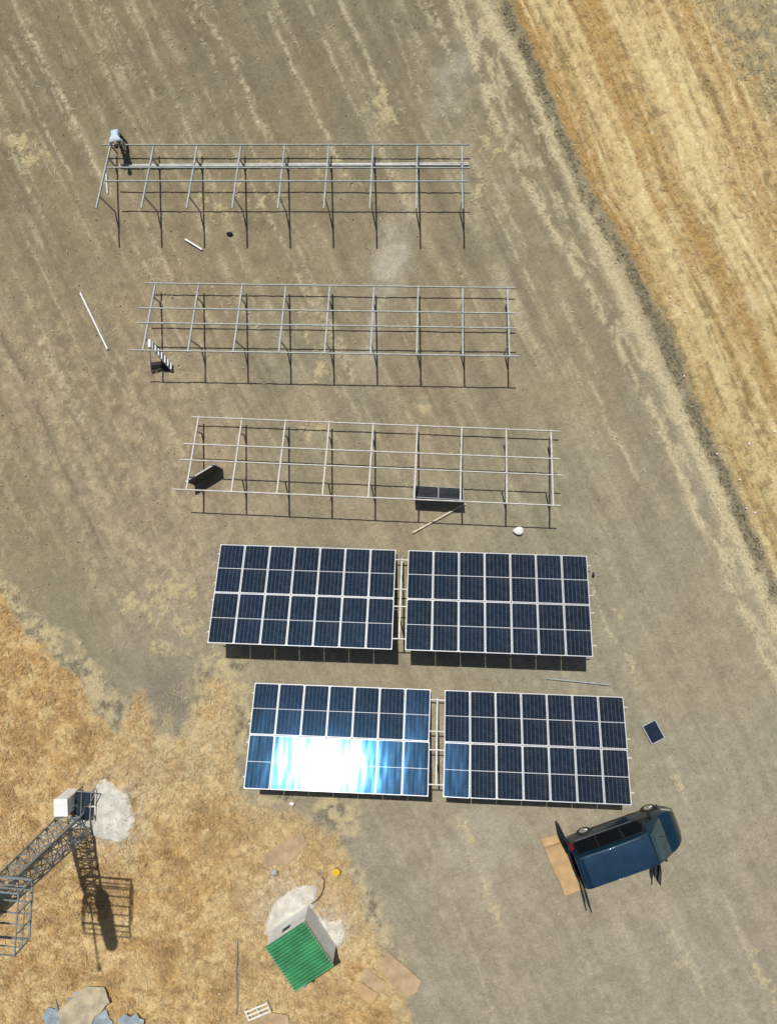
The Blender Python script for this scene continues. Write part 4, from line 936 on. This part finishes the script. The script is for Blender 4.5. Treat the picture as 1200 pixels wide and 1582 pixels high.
# pipe on the ground, loop of cable
b = bmesh.new(); q = [G(366 + .8 * math.sin(k), 1452 + k * 11.5, .05 + .012 * (k % 2)) for k in range(11)]; c0 = q[0].copy(); tube(b, [p - c0 for p in q], .03, 8)
tag(obj('pipe', b, M['steel'], loc=c0), 'long grey pipe lying on the dry grass left of the shed', 'pipe')
b = bmesh.new(); q = [G(u, v, .08) for u, v in ((481, 1397), (490, 1391), (496, 1383), (500, 1372), (501, 1361), (498, 1356))]; c0 = q[0].copy(); tube(b, [p - c0 for p in q], .022, 8)
tag(obj('cable', b, M['steel_dark'], loc=c0), 'dark cable curving up from the corner of the shed', 'cable')

def lump(name, label, cat, u, v, r, m, z=.0, sc=(1, 1, .7), seed=0, group=None, n=3, rough=.28):
    p = G(u, v); b = bmesh.new(); bmesh.ops.create_icosphere(b, subdivisions=n, radius=r)
    for v_ in b.verts:
        x, y = np.array([v_.co.x / r * 1.6 + seed * 3.1 + v_.co.z / r]), np.array([v_.co.y / r * 1.6 - seed]); k = 1 + rough * (float(fbm(x, y, seed, 3)[0]) - .5) * 2
        v_.co = Vector((v_.co.x * k * sc[0], v_.co.y * k * sc[1], v_.co.z * k * sc[2]))
    o = obj(name, b, M[m], smooth=True, loc=(p.x, p.y, z + r * sc[2] * .6)); return tag(o, label, cat, group)
lump('sack', 'round white sack lying on the soil just past the nearest empty rack', 'sack', 801, 820, .23, 'sack', 0, (1.0, .78, .5), 1)
lump('stone', 'pale grey stone on dry grass beside the weathered cardboard', 'stone', 424, 1347, .19, 'stone', 0, (1, .85, .8), 2)
lump('plastic_bag', 'small white bag on the straw below the glaring solar block', 'bag', 451, 1242, .11, 'sack', 0, (1, 1, .6), 3)
lump('plastic_bag', 'dark crumpled bag on the soil under the farthest empty rack', 'bag', 355, 361, .12, 'black_bag_shade', 0, (1.2, .7, .6), 4)
lump('plastic_bag', 'black scrap of plastic just right of the far solar array', 'bag', 916, 888, .09, 'black', 0, (.7, 1.4, .5), 5)
p = G(520, 1345, .1)
t = thing('bucket', 'yellow bucket with a lid on the pale straw edge between array and shed', 'bucket', (p.x, p.y, 0))
b = bmesh.new(); lathe(b, [(.12, 0), (.155, .26), (.165, .27), (.165, .29)], 20); obj('pail', b, M['yellow'], t, True)
b = bmesh.new(); lathe(b, [(.17, .285), (.17, .31), (.12, .318), (.01, .318)], 20); obj('lid', b, M['yellow'], t)
b = bmesh.new(); tube(b, [(.17 * math.cos(R(a)), .17 * math.sin(R(a)), .28 - .1 * math.sin(R(a))) for a in range(0, 181, 20)], .006, 6); obj('handle', b, M['steel'], t)
SCR = [(1034, 459), (1058, 482), (1056, 581), (1083, 608), (1137, 592), (1105, 656), (1106, 701), (1081, 701), (1156, 686), (1196, 667), (1141, 741), (1165, 792), (1171, 815), (1152, 785), (861, 149)]
for k, (u, v) in enumerate(SCR):
    lump('plastic_scrap', 'tiny white plastic scrap in the golden stubble field on the right', 'scrap', u, v, random.uniform(.03, .065), 'scrap', .06, (1, random.uniform(.6, 1), .5), 20 + k, 'white scraps scattered over the stubble field', 2, .5)
for k, (u, v) in enumerate([(327, 1524), (339, 1535), (337, 1574), (549, 1446)]):
    lump('plastic_scrap', 'tiny white plastic scrap lying in the dry grass near the shed', 'scrap', u, v, random.uniform(.03, .05), 'scrap', .05, (1, .7, .5), 50 + k, 'white scraps in the dry grass near the shed', 2, .5)
# clods and stones over the bare soil: uncountable
def clods():
    g = np.random.default_rng(5); n = 9000; x = g.uniform(-23, 18, n); y = g.uniform(-27, 26, n); F = fields(x, y)
    k = g.uniform(0, 1, n) < (1 - F['field']) * (1 - F['left']) * (.35 + .65 * F['crust']); x, y = x[k], y[k]; m = len(x)
    r = .012 + .03 * g.uniform(0, 1, m) ** 3; base = np.array([(1, 0, 0), (0, 1, 0), (-1, 0, 0), (0, -1, 0), (0, 0, 1.1)], float)
    a = g.uniform(0, 6.28, m); ca, sa = np.cos(a)[:, None], np.sin(a)[:, None]; j = g.uniform(.6, 1.4, (m, 5, 1)); P_ = base[None] * j * r[:, None, None]
    X = P_[..., 0] * ca - P_[..., 1] * sa + x[:, None]; Y = P_[..., 0] * sa + P_[..., 1] * ca + y[:, None]; co = np.stack([X, Y, P_[..., 2] - .01], -1).reshape(-1, 3)
    fc = [(i * 5 + p, i * 5 + (p + 1) % 4, i * 5 + 4) for i in range(m) for p in range(4)]
    me = bpy.data.meshes.new('clods'); me.from_pydata(co.tolist(), [], fc); me.materials.append(mat('pale clods', (.40, .36, .27), .95, 0, .4, 1.3))
    o = bpy.data.objects.new('clods', me); C.objects.link(o); tag(o, 'small pale clods and pebbles scattered over the bare soil', 'clods', kind='stuff')
clods()
